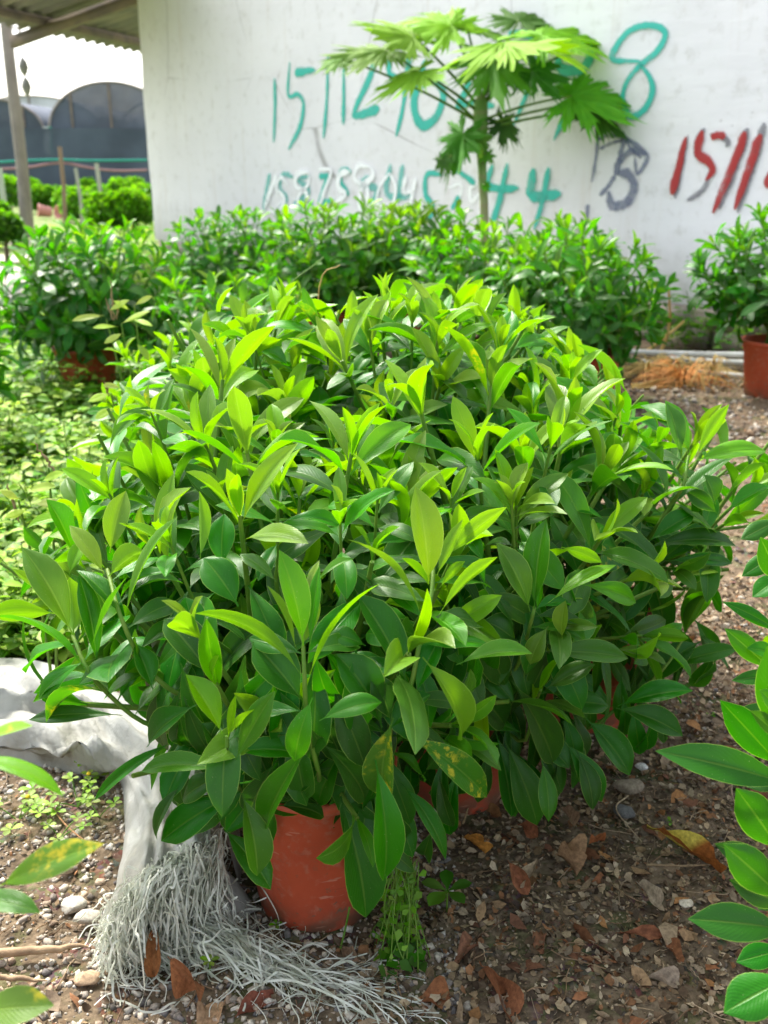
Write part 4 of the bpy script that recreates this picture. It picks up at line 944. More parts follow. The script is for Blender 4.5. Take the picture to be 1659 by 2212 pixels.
# hero rosettes higher up the clump
ROS = [('C',445,965,150,-.25,.85),('C',240,1075,110,-.3,.6),('F',620,885,140,0,.8),('B',845,880,115,-.05,.75),('A',600,1075,120,.05,.6),('A',735,1130,85,0,.55),('A',815,1085,110,.05,.7),('B',975,1085,110,0,.7),('B',1105,1090,110,-.1,.95),('B',1190,965,130,.1,.7),
       ('E',945,745,135,.05,.9),('E',1080,760,120,.1,.85),('F',700,690,105,-.05,.85),('F',540,720,90,-.2,.8),('G',1140,740,105,.15,.8),('D',1330,905,115,.15,.75),('D',1230,830,110,.1,.75),('C',330,900,100,-.2,.85),('F',450,840,95,-.2,.75),('C',600,980,110,0,.7),
       ('E',800,740,110,-.1,.85),('E',890,700,110,0,.9),('B',720,960,90,0,.4),('D',1420,960,100,.2,.5),('C',480,1080,110,-.1,.5),('A',370,1180,110,-.2,.6)]
rr_ = np.random.default_rng(77)
for key, u_, v_, Lp, lean, yg in ROS:
    pl = front[key]; y_ = cyl_depth(key, u_, v_) - .02; p = np.array(PY(u_, v_, y_)); depth = p[1] * cp + (CAM_H - p[2]) * sp_
    add_shoot(pl, p, (lean * 1.2, -.18, 1), max(.10, min(.175, Lp / FU * depth * 1.12)), rr_, young=yg, npairs=6)
HE = {'L': (L0p, [(-60, 1612, 72, 1568, 46, 30, .95, .4, .92), (-90, 1640, 137, 1720, 66, 35, .72, .9, .92), (-5, 1917, 225, 1822, 78, 65, .72, .5, .86), (-70, 1945, 88, 1972, 62, 55, .5, .7, .86), (-70, 2190, 118, 2172, 86, 70, .7, .4, .8), (-80, 1700, -10, 1610, 60, 60, .6, .3, .95)]),
      'R': (R0p, [(1690, 1845, 1590, 1702, 88, 80, 0.16, .2, 1.18), (1700, 1950, 1562, 1822, 88, 80, 0.18, .3, 1.12), (1705, 2010, 1485, 1985, 84, 78, 0.05, .5, 1.1), (1710, 2110, 1563, 2188, 100, 80, 0.09, .6, 1.0), (1680, 1890, 1543, 1822, 60, 80, 0.03, .3, 1.2),
                  (1720, 1700, 1415, 1622, 82, 75, 0.05, .5, 1.22), (1690, 1660, 1555, 1512, 76, 82, 0.07, .2, 1.3), (1690, 1600, 1657, 1395, 90, 80, 0.18, .2, 1.25), (1668, 1450, 1565, 1357, 50, 75, 0.18, .3, 1.4), (1690, 1370, 1560, 1300, 36, 60, 0.05, .5, 1.5), (1690, 1265, 1642, 1160, 62, 80, 0.16, .2, 1.5),
                  (1690, 1120, 1600, 1165, 44, 80, 0.14, .3, 1.6), (1700, 1455, 1580, 1470, 34, 82, 0.02, .2, 1.45), (1690, 1600, 1620, 1535, 40, 60, 0.32, .3, 1.24), (1700, 1960, 1575, 1900, 60, 84, 0.00, .3, 1.15)])}
HE['R'][1].extend([(1700, 1185, 1602, 1245, 46, 80, .08, .4, 1.62), (1705, 1530, 1568, 1562, 54, 82, .03, .3, 1.36), (1705, 1790, 1598, 1752, 62, 84, .02, .3, 1.28), (1700, 1900, 1638, 1965, 62, 80, .05, .5, 1.22),
    (1705, 2050, 1590, 2078, 58, 82, .03, .4, 1.16), (1690, 1420, 1612, 1400, 40, 60, .35, .7, 1.4), (1700, 1660, 1612, 1700, 60, 80, .04, .4, 1.3), (1700, 1240, 1625, 1290, 50, 70, .12, .5, 1.55), (1690, 1560, 1640, 1490, 50, 40, .5, .6, 1.22)])
for pl, L in HE.values():
    for (bu, bv, tu, tv, w_, th, age, bend, Y) in L:
        pl['leaves'].append(px_leaf(bu, bv, tu, tv, w_, Y, Y - .02, th, age, bend, mot=1. if (bu, bv) in ((-5, 1917), (-60, 1612), (-70, 2190)) else 0.))

# keep generic leaves of the edge shrubs out of the frame where the photo shows bare ground
def inframe(p, m=0):
    v = Vector(tuple(p)) - O; d = v.dot(FWD)
    if d < .05: return None
    return 829.5 + FU * v.dot(RIGHT) / d, 1106 - FU * v.dot(UPV) / d
for pl, side in ((L0p, -1), (R0p, 1)):
    keep = []
    for lf in pl['leaves']:
        if lf.tpl is None:
            a, b2 = inframe(lf.p), inframe(lf.p + lf.y * lf.L)
            if (side < 0 and (a[0] > -30 or b2[0] > -5)) or (side > 0 and (a[0] < 1650 or b2[0] < (1615 if 1150 < b2[1] < 2150 else 1664))): continue
        keep.append(lf)
    pl['leaves'] = keep
    pl['stems'] = [q for q in pl['stems'] if not (-20 < inframe(q[0][0])[0] < 1680)]

OUT = [(-60,1150),(110,1060),(120,970),(240,830),(330,730),(430,670),(490,590),(620,580),(700,630),(860,560),(1040,580),(1160,625),(1250,710),(1350,790),(1370,860),(1480,850),(1590,860),(1640,950),(1720,990),(1720,1090),(1610,1190),(1600,1270),(1560,1400),(1610,1415),(1505,1500),(1485,1600),(1365,1680),(1310,1745),(1110,1795),(1050,1725),(965,1870),(835,1915),(792,1995),(738,1870),(705,1770),(590,1780),(575,1930),(488,1850),(480,1795),(345,1825),(330,1730),(200,1745),(320,1620),(330,1560),(215,1480),(90,1570),(-60,1420)]
def inside(p, poly):
    c = False; j = len(poly) - 1
    for i in range(len(poly)):
        if (poly[i][1] > p[1]) != (poly[j][1] > p[1]) and p[0] < (poly[j][0] - poly[i][0]) * (p[1] - poly[i][1]) / (poly[j][1] - poly[i][1]) + poly[i][0]: c = not c
        j = i
    return c
# shoots of the clump that were pruned back: no leaves over the sack, the pot or the bare ground
for key, pl in front.items():
    if key == 'H': continue
    keep = []
    for lf in pl['leaves']:
        if lf.tpl is None:
            pr = inframe(lf.p + lf.y * lf.L * .5), inframe(lf.p + lf.y * lf.L)
            if not all(inside(q, OUT) for q in pr): continue
            b0 = inframe(lf.p)
            if math.hypot(b0[0] - pr[1][0], b0[1] - pr[1][1]) > (185 if pr[1][1] > 1100 else 215) and lf.age > .2: continue
        keep.append(lf)
    pl['leaves'] = keep
    pl['stems'] = [q for q in pl['stems'] if np.ndim(q[1]) or inside(inframe(q[0][1]), OUT)]
# hero leaves stay clear of the generic ones: drop those that cut through or hide them
for key in ('A', 'B', 'D'):
    pl = front[key]; HV, HF, targets = [], [], []
    for q in 'ABD':
        for lf in front[q]['leaves']:
            if lf.tpl is None: continue
            V, F, _ = lf.tpl; mt = lf.mat(); VW = V @ mt[:3, :3].T + mt[:3, 3]; k = len(HV); HV += [tuple(v) for v in VW]; HF += [tuple(int(i) + k for i in f) for f in F]
            if lf.age >= .12: targets += [Vector(tuple(VW[i])) for i in (17, 24, 31, 38, 45, 52, 59)]
    hb = BVHTree.FromPolygons(HV, HF)
for pl in front.values():
    GV, GF, gi = [], [], []
    for li, lf in enumerate(pl['leaves']):
        if lf.tpl is not None: continue
        x = np.cross(lf.y, lf.n) * .16 * lf.L * lf.w; m = lf.p + lf.y * lf.L * .5; t = lf.p + lf.y * lf.L; k = len(GV)
        GV += [tuple(lf.p), tuple(m - x), tuple(t), tuple(m + x)]; GF.append((k, k + 1, k + 2, k + 3)); gi.append(li)
    gb = BVHTree.FromPolygons(GV, GF); drop = set()
    for T in targets:
        d = T - O; L = d.length - .012; d.normalize(); o_ = O.copy()
        for _ in range(6):
            h = gb.ray_cast(o_, d, L - (o_ - O).length)
            if h[0] is None: break
            drop.add(gi[h[2]]); o_ = h[0] + d * .001
    for q, li in enumerate(gi):
        v = [Vector(GV[4 * q + j]) for j in range(4)]
        for a, b2 in ((0, 2), (0, 1), (0, 3), (1, 2), (3, 2), (1, 3)):
            d = v[b2] - v[a]
            if hb.ray_cast(v[a], d.normalized(), d.length)[0] is not None: drop.add(li); break
    pl['leaves'] = [lf for li, lf in enumerate(pl['leaves']) if li not in drop]
# which leaves show: cast rays at simple stand-ins
PV, PF, own = [], [], []
for pi, pl in enumerate(ALL):
    for li, lf in enumerate(pl['leaves']):
        x = np.cross(lf.y, lf.n); wv = (.17 * lf.L * lf.w if lf.tpl is None else abs(lf.tpl[0][:, 0]).max() * lf.L) * .8
        m = lf.p + lf.y * lf.L * .5; t = lf.p + lf.y * lf.L * .95; k = len(PV)
        PV += [tuple(lf.p), tuple(m - x * wv), tuple(t), tuple(m + x * wv)]; PF.append((k, k + 1, k + 2, k + 3)); own.append((pi, li))
bvh = BVHTree.FromPolygons(PV, PF)
idx = {o: i for i, o in enumerate(own)}
for pi, pl in enumerate(ALL):
    sc = []
    for li, lf in enumerate(pl['leaves']):
        me_i = idx[(pi, li)]; hits = 0; x = np.cross(lf.y, lf.n)
        for q in (.3, .55, .8):
            p = Vector(tuple(lf.p + lf.y * lf.L * q)); a = inframe(p)
            if a is None or not (-5 < a[0] < 1665 and -5 < a[1] < 2217): continue
            d = p - O; h = bvh.ray_cast(O, d.normalized(), d.length + .01)
            if h[2] == me_i: hits += 1
        if hits:
            c = lf.p + lf.y * lf.L * .5; v = c - np.array(O); dist = np.linalg.norm(v); area = lf.L ** 2 / dist ** 2 * (.25 + abs(lf.n.dot(v / dist)))
            sc.append((hits * area, li))
        lf_score = hits
    sc.sort(reverse=True); vis = set(li for _, li in sc[:pl['maxp']])
    root = pl['root']; org = np.array(root.location)
    S = Soup(); TT = TH if pl['lod'] == 'hi' else TL; MM = MH if pl['lod'] == 'hi' else ML; rest = 0
    for li, lf in enumerate(pl['leaves']):
        tint = (float(lf.age), lf.rnd, lf.mot)
        if li in vis:
            if lf.tpl is not None:
                s1 = Soup(); s1.add(*lf.tpl); me = s1.mesh('leaf', M['leaf'])
            else: me = MM[lf.kind, lf.var]
            o = bpy.data.objects.new('leaf', me); col.objects.link(o); o.parent = root
            mt = lf.mat(); mt[:3, 3] -= org; o.matrix_basis = Matrix(mt.tolist()); o.color = (*tint, 1)
        else:
            V, F, UV = lf.tpl if lf.tpl is not None else TL[lf.kind, lf.var]
            mt = lf.mat(); S.add(V @ mt[:3, :3].T + mt[:3, 3], F, UV, tint); rest += 1
    if rest: S.build('foliage', M['leaf'], root, tint=True, kind='stuff')
    if pl['lod'] == 'hi':
        for P, r0 in pl['stems']:
            s = Soup(); P = np.array([tuple(q) for q in P])
            if np.ndim(r0) == 0: tube(s, crom(P, 3), [r0, r0 * 1.3, r0 * 2.2], 7)
            else: tube(s, P, r0, 8)
            s.build('branch', M['stem'], root)
    else:
        s = Soup()
        for P, r0 in pl['stems']: tube(s, crom(P, 2), [r0, r0 * 1.2, r0 * 2.4], 4, cap=False)
        s.build('branches', M['stem'], root, kind='stuff')
print('leaves', sum(len(p['leaves']) for p in ALL))

# ------------------------------------------------------------------ white woven sack with frayed end
GS = [[(-160, 1440, .03), (-160, 1500, .06), (-160, 1560, .05), (-160, 1610, .03), (-160, 1640, .0)],
      [(-60, 1428, .05), (-60, 1480, .09), (-60, 1545, .05), (-60, 1600, .06), (-60, 1645, .0)],
      [(40, 1426, .07), (40, 1480, .10), (50, 1535, .055), (60, 1590, .085), (60, 1655, .0)],
      [(120, 1440, .09), (125, 1500, .12), (125, 1545, .06), (130, 1610, .10), (150, 1672, .0)],
      [(200, 1468, .11), (205, 1530, .10), (205, 1580, .09), (205, 1640, .09), (225, 1690, .0)],
      [(270, 1500, .13), (280, 1560, .13), (270, 1620, .12), (262, 1665, .08), (262, 1705, .0)],
      [(350, 1530, .16), (345, 1590, .15), (320, 1645, .15), (295, 1690, .11), (266, 1745, .03)],
      [(430, 1570, .18), (400, 1630, .19), (360, 1690, .16), (315, 1740, .15), (264, 1800, .07)],
      [(475, 1640, .20), (430, 1700, .21), (372, 1748, .16), (318, 1800, .18), (252, 1858, .09)],
      [(488, 1710, .20), (435, 1765, .22), (365, 1800, .19), (310, 1855, .19), (240, 1920, .08)],
      [(480, 1780, .20), (430, 1825, .21), (360, 1858, .20), (300, 1905, .17), (234, 1985, .05)]]
A_ = np.array([[tuple(PZ(u, v, z)) for u, v, z in row] for row in GS])
rows = np.array([crom(A_[:, j], 6) for j in range(5)]).transpose(1, 0, 2)
grid = np.array([crom(rows[i], 7) for i in range(len(rows))])
n1, n2 = grid.shape[:2]
ii, jj = np.meshgrid(np.linspace(0, 10, n1), np.linspace(0, 4, n2), indexing='ij')
lft = np.clip((6.5 - ii) / 2, .25, 1)
fold = lft * (.020 * np.sin(6 * jj + 2.2 * ii + 1.5 * np.sin(1.7 * ii)) + .016 * np.abs(np.sin(3.3 * ii + 2.5 * np.sin(1.9 * jj)) - .3) + .007 * np.sin(13 * jj - 4.1 * ii + 2 * np.sin(jj * 3))) * np.clip(jj, 0, 1) + .006 * np.sin(11 * jj + .8 * ii)
crease = -.03 * np.exp(-((jj - 1.9 - .15 * np.sin(ii)) / .10) ** 2) * np.clip((ii - 6.2) / 1.2, 0, 1)
grid[..., 2] += fold * np.clip(ii + 1, 0, 1) + crease
gz = gh(grid[..., 0], grid[..., 1]); grid[..., 2] = np.maximum(grid[..., 2], gz + .004)
grid[:, -1, 2] = gz[:, -1] - .003; 
sackroot = empty('woven_sack', tuple(PZ(300, 1750, 0)), 'crumpled white woven plastic sack with a frayed end beside the red-orange pot', 'sack')
s = Soup(); uv = np.stack([ii / 10 * 1.6, jj / 4 * .5], -1).reshape(-1, 2); s.add(grid.reshape(-1, 3), grid_faces(n1, n2), uv)
# back skirt down to the ground
bk = np.stack([grid[:, 0], grid[:, 0] + (0.02, .05, 0)], 1); bk[:, 1, 2] = -.01; s.add(bk.reshape(-1, 3), grid_faces(n1, 2)[:, ::-1], None)
s.build('sack_cloth', M['sack'], sackroot)
# rolled mouth of the sack, then the frayed tapes falling from it
mouth = crom([PZ(478, 1790, .19), PZ(430, 1835, .20), (PZ(365, 1862, .20)), PZ(300, 1910, .165), PZ(238, 1985, .06)], 12)
mound = Soup()
th = np.linspace(0, 2 * math.pi, 40, endpoint=False); cm = np.array(PZ(385, 1965, 0)); prof = np.linspace(0, 1, 10)
V = np.array([[(cm[0] + .15 * q * math.cos(a) * 1.0, cm[1] + .10 * q * math.sin(a), .125 * (1 - q ** 2.2) + .008 * math.sin(5 * a + 9 * q)) for a in th] for q in prof]).reshape(-1, 3)
k = 40; F = np.array([(i * k + j, i * k + (j + 1) % k, (i + 1) * k + (j + 1) % k, (i + 1) * k + j) for i in range(9) for j in range(k)])
mound.add(V, F, np.tile([[.5, .5]], (len(V), 1))); mound.build('crumpled_lining', M['sack'], sackroot)
ts = Soup(); r_ = np.random.default_rng(5)
def ribbon(P, wdt, tw0, tw1):
    P = np.asarray(P); T = np.gradient(P, axis=0); T /= np.linalg.norm(T, axis=1)[:, None] + 1e-9
    a = np.cross(T, (0, 0, 1.)); a /= np.linalg.norm(a, axis=1)[:, None] + 1e-6; b = np.cross(T, a)
    t = np.linspace(tw0, tw1, len(P))[:, None]; d = a * np.cos(t) + b * np.sin(t)
    V = np.stack([P - d * wdt / 2, P + d * wdt / 2], 1).reshape(-1, 3); ts.add(V, grid_faces(len(P), 2))
mz = mouth.shape[0]
for i in range(1050):
    f = r_.uniform(0, 1); a = mouth[int(f * (mz - 1))] + r_.normal(0, .008, 3) + np.array((0, 0, r_.uniform(-.02, .004)))
    k = r_.random()
    via = None
    if k < .86:      # tangled heap below the mouth
        u_, v_ = 470 - 225 * f + r_.normal(0, 28), 1975 + 75 * f + r_.normal(0, 42)
    elif k < .94:
        q = r_.random() ** .8; u_, v_ = 430 + 200 * q + r_.normal(0, 28), 2045 + 80 * q + r_.normal(0, 26)
    else:
        q = r_.random() ** .9; u_, v_ = 470 + 340 * q + r_.normal(0, 30), 2085 + 105 * q + r_.normal(0, 24)
    e = np.array(PZ(u_, v_, 0.)); e[2] = gh(e[0], e[1]) + r_.uniform(.002, .05 if k < .86 else .014)
    if k >= .86: a = np.array(PZ(r_.normal(410, 60), r_.normal(2020, 25), 0.)); a[2] = r_.uniform(.01, .07)
    n = 5 if k < .86 else 6; pts = [a]
    bulge = r_.uniform(.0, .055) if k < .86 else 0
    for j in range(1, n):
        t = j / n; p = a + (e - a) * t if via is None else ((1 - t) ** 2 * a + 2 * t * (1 - t) * (via * 1.35 - (a + e) * .175) + t * t * e); p[2] = a[2] * (1 - t ** 1.7) + e[2] * t ** 1.7
        p = p + np.array((r_.normal(0, .008), r_.normal(0, .007) - bulge * math.sin(math.pi * t), r_.normal(0, .012))); p[2] = max(p[2], gh(p[0], p[1]) + .003); pts.append(p)
    pts.append(e); p = e; an = r_.uniform(-.9, .2) if k >= .86 else r_.uniform(-1.8, .2)
    for j in range(r_.integers(1, 4)):
        an += r_.normal(0, .6); p = p + np.array((math.cos(an), math.sin(an) * .8, 0)) * r_.uniform(.015, .035); p[2] = gh(p[0], p[1]) + r_.uniform(.002, .022); pts.append(p)
    ribbon(crom(pts, 5), r_.uniform(.0016, .0042), r_.uniform(0, 3), r_.uniform(0, 4))
for i in range(110):   # springy loops inside the heap
    p = np.array(PZ(r_.normal(390, 70), r_.normal(2000, 45), 0)); p[2] = r_.uniform(.02, .13) ; an = r_.uniform(0, 6.3); pts = []
    for j in range(r_.integers(4, 7)): pts.append(p.copy()); an += r_.normal(0, 1.); p = p + np.array((math.cos(an) * .022, math.sin(an) * .015 - .003, -r_.uniform(-.008, .03))); p[2] = max(p[2], .006)
    ribbon(crom(pts, 5), r_.uniform(.002, .0042), r_.uniform(0, 3), r_.uniform(0, 9))
for i in range(90):   # loose tapes lying along the ground to the right
    q = r_.random(); u_, v_ = 440 + 380 * q + r_.normal(0, 30), 2070 + 120 * q + r_.normal(0, 28); a0 = r_.normal(-.45, .45)
    p = np.array(PZ(u_, v_, 0)); pts = []
    for j in range(5):
        z = gh(p[0], p[1]) + r_.uniform(.003, .016); pts.append((p[0], p[1], z)); a0 += r_.normal(0, .45); p = p + np.array((math.cos(a0), math.sin(a0), 0)) * r_.uniform(.02, .05)
    ribbon(crom(pts, 5), r_.uniform(.0014, .003), r_.uniform(0, 3), r_.uniform(0, 5))
ts.build('frayed_tape', M['tape'], sackroot, kind='stuff', smooth=False)

# ------------------------------------------------------------------ gravel, chips, litter
STV = np.array([(-1, -1, -1), (1, -1, -1), (1, 1, -1), (-1, 1, -1), (-1, -1, 1), (1, -1, 1), (1, 1, 1), (-1, 1, 1)], float)
def rot_batch(n, r, tilt=1.):
    a = r.uniform(0, 2 * math.pi, n); b = r.normal(0, .45 * tilt, n); c = r.normal(0, .45 * tilt, n)
    ca, sa, cb, sb, cc, sc = np.cos(a), np.sin(a), np.cos(b), np.sin(b), np.cos(c), np.sin(c); z = np.zeros(n); o1 = np.ones(n)
    Rz = np.stack([ca, -sa, z, sa, ca, z, z, z, o1], 1).reshape(-1, 3, 3); Rx = np.stack([o1, z, z, z, cb, -sb, z, sb, cb], 1).reshape(-1, 3, 3); Ry = np.stack([cc, z, sc, z, o1, z, -sc, z, cc], 1).reshape(-1, 3, 3)
    return Rz @ Rx @ Ry
def scatter_stones(n, x0, x1, y0, y1, s0, s1, cols, r, S, mask=None):
    x = r.uniform(x0, x1, n); y = y0 + (y1 - y0) * r.random(n) ** 1.25
    if mask is not None: k = mask(x, y, r); x, y = x[k], y[k]; n = len(x)
    sz = s0 + (s1 - s0) * r.random(n) ** 2.5
    V = STV[None] * r.uniform(.55, 1.0, (n, 8, 3)); V[:, 4:, :2] *= r.uniform(.45, .85, (n, 1, 1)); V = V * (sz[:, None] * np.stack([r.uniform(.8, 1.5, n), r.uniform(.6, 1., n), r.uniform(.35, .7, n)], 1))[:, None]
    V = np.einsum('nij,nkj->nki', rot_batch(n, r, .8), V); V[..., 0] += x[:, None]; V[..., 1] += y[:, None]; V[..., 2] += (gh(x, y) + sz * .22)[:, None]
    F = (BOXF[None] + (np.arange(n) * 8)[:, None, None]).reshape(-1, 4)
    c = np.array(cols)[r.integers(0, len(cols), n)] * r.uniform(.7, 1.2, (n, 1)); S.add(V.reshape(-1, 3), F, None, np.repeat(c, 8, axis=0))
CP = [(.52, .47, .40), (.42, .38, .33), (.30, .27, .24), (.56, .50, .42), (.50, .46, .40), (.22, .19, .17), (.36, .27, .20), (.46, .36, .28), (.15, .14, .14), (.58, .55, .50)]
CB = [(.20, .15, .11), (.28, .19, .12), (.12, .10, .085), (.32, .25, .18), (.22, .16, .11), (.42, .36, .28)]
r1 = np.random.default_rng(11)
S = Soup()
scatter_stones(15000, -1.25, .15, .8, 2.3, .0025, .011, CP, r1, S)
scatter_stones(5500, .0, 1.3, .8, 2.6, .0022, .009, CB, r1, S)
scatter_stones(7000, -1.6, 2.2, 2.2, 5.2, .004, .014, CP + CB, r1, S, lambda x, y, r: (x > .2) | (r.random(len(x)) < .3))
scatter_stones(5000, .6, 3.4, 4.5, 8.6, .007, .026, CB + CP[:3], r1, S)
tag(S.build('gravel', M['stone'], smooth=False, tint=True), 'loose gravel strewn over the soil', 'gravel', kind='stuff')
# chips and crumbled dry leaves
CH = leaf_template(3, 1, bend=1.1, fold=0, wmax=.3, pet=0, twist=.9)
def scatter_chips(n, x0, x1, y0, y1, s0, s1, cols, r, S, wr=(.4, 1.4)):
    x = r.uniform(x0, x1, n); y = y0 + (y1 - y0) * r.random(n) ** 1.2; sz = s0 + (s1 - s0) * r.random(n) ** 2.2
    a = r.uniform(0, 2 * math.pi, n); Yd = np.stack([np.cos(a), np.sin(a), r.normal(0, .25, n)], 1); N = np.stack([r.normal(0, .5, n), r.normal(0, .5, n), np.ones(n) * r.choice([-1, 1], n)], 1)
    P = np.stack([x, y, gh(x, y) + .003 + sz * .12], 1)
    c = np.array(cols)[r.integers(0, len(cols), n)] * r.uniform(.6, 1.2, (n, 1)); add_leaves(S, frames(P, Yd, N, sz, sz * r.uniform(*wr, n)), CH, c)
CC = [(.25, .17, .095), (.34, .245, .145), (.42, .32, .20), (.13, .085, .05), (.28, .14, .065), (.50, .41, .29), (.19, .15, .105), (.36, .28, .19), (.10, .07, .045)]
S = Soup(); scatter_chips(30000, -.05, 1.45, .8, 3.2, .006, .028, CC, r1, S); scatter_chips(3500, -1.3, .1, .8, 2.2, .005, .020, CC, r1, S); scatter_chips(6000, .4, 3.2, 2.8, 8., .012, .045, CC, r1, S)
scatter_chips(560, -.05, 1.3, .85, 3.0, .025, .075, [(.28, .12, .055), (.34, .22, .12), (.42, .31, .2), (.2, .09, .05), (.36, .18, .07)], r1, S, (.5, 1.0)); scatter_chips(28, -.9, .0, .85, 1.5, .03, .06, [(.3, .15, .08), (.36, .28, .2)], r1, S, (.6, 1.1))
tag(S.build('leaf_litter', M['litter'], smooth=True, tint=True), 'crumbled dry leaves and bark chips on the soil', 'leaf litter', kind='stuff')
S = Soup()
for i in range(1100):
    right = r1.random() < .75
    x, y = (r1.uniform(.0, 1.3), .85 + 2.6 * r1.random() ** 1.4) if right else (r1.uniform(-1.2, .1), r1.uniform(.85, 2.2)); a = r1.uniform(0, 6.3); L = .03 + .11 * r1.random() ** 2; n = 5; P = []
    for j in range(n): P.append((x, y, float(gh(x, y)) + .005 + .008 * r1.random())); a += r1.normal(0, .25); x += math.cos(a) * L / n; y += math.sin(a) * L / n
    c = np.array(((.26, .17, .1), (.4, .3, .2), (.16, .1, .06))[i % 3]) * r1.uniform(.7, 1.2); tube(S, P, r1.uniform(.0006, .0016), 4, c)
tag(S.build('twig_litter', M['litter'], tint=True), 'thin dead twigs scattered over the soil', 'twigs', kind='stuff')

# single dry leaves one can point to:  (u0,v0,u1,v1,width,colour,curl,label)
DRY = [(1397, 1785, 1562, 1885, 34, (.62, .46, .05), .9, 'long yellow and brown fallen leaf on the gravel at right'),
 (1095, 1860, 1140, 1935, 36, (.30, .12, .06), .7, 'reddish brown dry leaf standing up in the shaded litter'),
 (1160, 1855, 1135, 1925, 26, (.42, .33, .22), .9, 'pale tan dry leaf next to the reddish standing one'),
 (1200, 1850, 1255, 1880, 50, (.36, .22, .12), 1.2, 'crumpled tan leaf with raised points in the middle of the litter'),
 (1270, 1820, 1305, 1805, 20, (.36, .12, .04), .8, 'small orange-brown curled leaf above the crumpled tan one'),
 (998, 1805, 1052, 1838, 20, (.50, .22, .04), 1.2, 'orange curled dry leaf near the dark gap under the shrub'),
 (1118, 1780, 1165, 1800, 34, (.30, .11, .05), .8, 'rust brown leaf under the hanging dark leaves'),
 (1330, 2010, 1455, 2020, 22, (.26, .10, .05), .5, 'long reddish rolled leaf lying level at lower right'),
 (1375, 1905, 1425, 1955, 30, (.46, .38, .28), 1.1, 'pale folded leaf right of the shaded litter'),
 (975, 2090, 1045, 2020, 40, (.26, .12, .07), .5, 'large brown leaf near the seedling, tip pointing up right'),
 (1035, 2080, 1115, 2212, 44, (.28, .11, .05), .9, 'long rust-brown leaf at the bottom middle'),
 (890, 2165, 980, 2160, 50, (.30, .12, .05), .6, 'broad mottled rust leaf at the bottom edge, right of the tapes'),
 (1215, 2065, 1300, 2085, 26, (.24, .11, .06), .5, 'dull brown leaf lying flat in the lower litter'),
 (1168, 2010, 1180, 2068, 34, (.28, .13, .07), .8, 'brown heart-shaped leaf left of the dull flat one'),
 (1392, 2110, 1465, 2125, 30, (.38, .30, .23), 1., 'pale greyish curled leaf at lower right'),
 (1440, 2020, 1465, 2080, 30, (.26, .11, .05), .6, 'dark rust leaf below the long rolled one'),
 (338, 2000, 330, 2115, 34, (.38, .16, .06), .9, 'brown leaf standing upright in the white tapes'),
 (362, 2070, 440, 2145, 46, (.34, .14, .06), 1.2, 'crumpled red-brown leaf lying on the white tapes'),
 (420, 2225, 488, 2170, 60, (.42, .27, .16), .4, 'flat tan leaf at the bottom edge below the tapes'),
 (505, 2200, 585, 2148, 36, (.24, .08, .05), .9, 'dark maroon curled leaf beside the tapes at the bottom'),
 (530, 2040, 555, 2075, 26, (.34, .18, .10), .7, 'small brown leaf in front of the pot foot'),
 (735, 2040, 775, 2080, 28, (.36, .24, .16), .7, 'pinkish tan leaf just right of the pot foot'),
 (1215, 1745, 1240, 1780, 30, (.36, .24, .15), .9, 'tan dry leaf behind the crumpled ones, under the hanging leaves'),
 (1585, 2060, 1640, 2110, 40, (.30, .17, .10), 1., 'brown crinkled leaf near the right edge bottom'),
 (1610, 1700, 1655, 1725, 28, (.34, .14, .09), .8, 'reddish leaf close to the right edge between the green leaves'),
 (1050, 2150, 1090, 2190, 30, (.4, .32, .24), .9, 'pale beige folded leaf next to the long rust-brown one')]
for (u0, v0, u1, v1, wd, c, curl, lab) in DRY:
    A = np.array(PZ(u0, v0, .012)); B = np.array(PZ(u1, v1, .012)); up_ = 'stand' in lab or 'lying on the white tapes' in lab
    if up_: A = np.array(PZ(u0, v0, .075)); B = np.array(PZ(u1, v1, .035))
    ch = B - A; L = np.linalg.norm(ch); D = np.linalg.norm(A - np.array(O)); W = wd / FU * D * cp
    V, F, UV = leaf_template(12, 6, bend=curl * .6, fold=1.1 * curl, twist=random.uniform(-1.6, 1.6) * curl, wave=.3, curl=-.5 * curl, wmax=.46, sick=random.uniform(-.25, .25), seed=int(u0))
    V = V * (W, L, min(L, W * 1.3)) ; V[:, 2] += rng.normal(0, L * .012, len(V)); V[:, 2] -= V[:, 2].min() - .0
    nn = np.array((0, -.5, 1)) if up_ else np.array((0, 0, 1.)); y = ch / L; n = nrm(nn - y * nn.dot(y)); X = np.cross(y, n)
    VW = V @ np.stack([X, y, n], 0) + A; 
    if not up_: VW[:, 2] = np.maximum(VW[:, 2] - .010, gh(VW[:, 0], VW[:, 1]) + .003)
    tt = np.array(c)[None] * rng.uniform(.75, 1.2, (len(V), 1))
    if 'yellow' in lab: tt = np.where((UV[:, 1:] > .55) | (UV[:, :1] > .8), np.array((.30, .10, .02)), np.array((.66, .56, .10)))
    s = Soup(); s.add(VW, F, UV, tt); o = s.build('fallen_leaf', M['litter'], origin=tuple(A), tint=True); tag(o, lab, 'fallen leaf', 'fallen dry leaves')
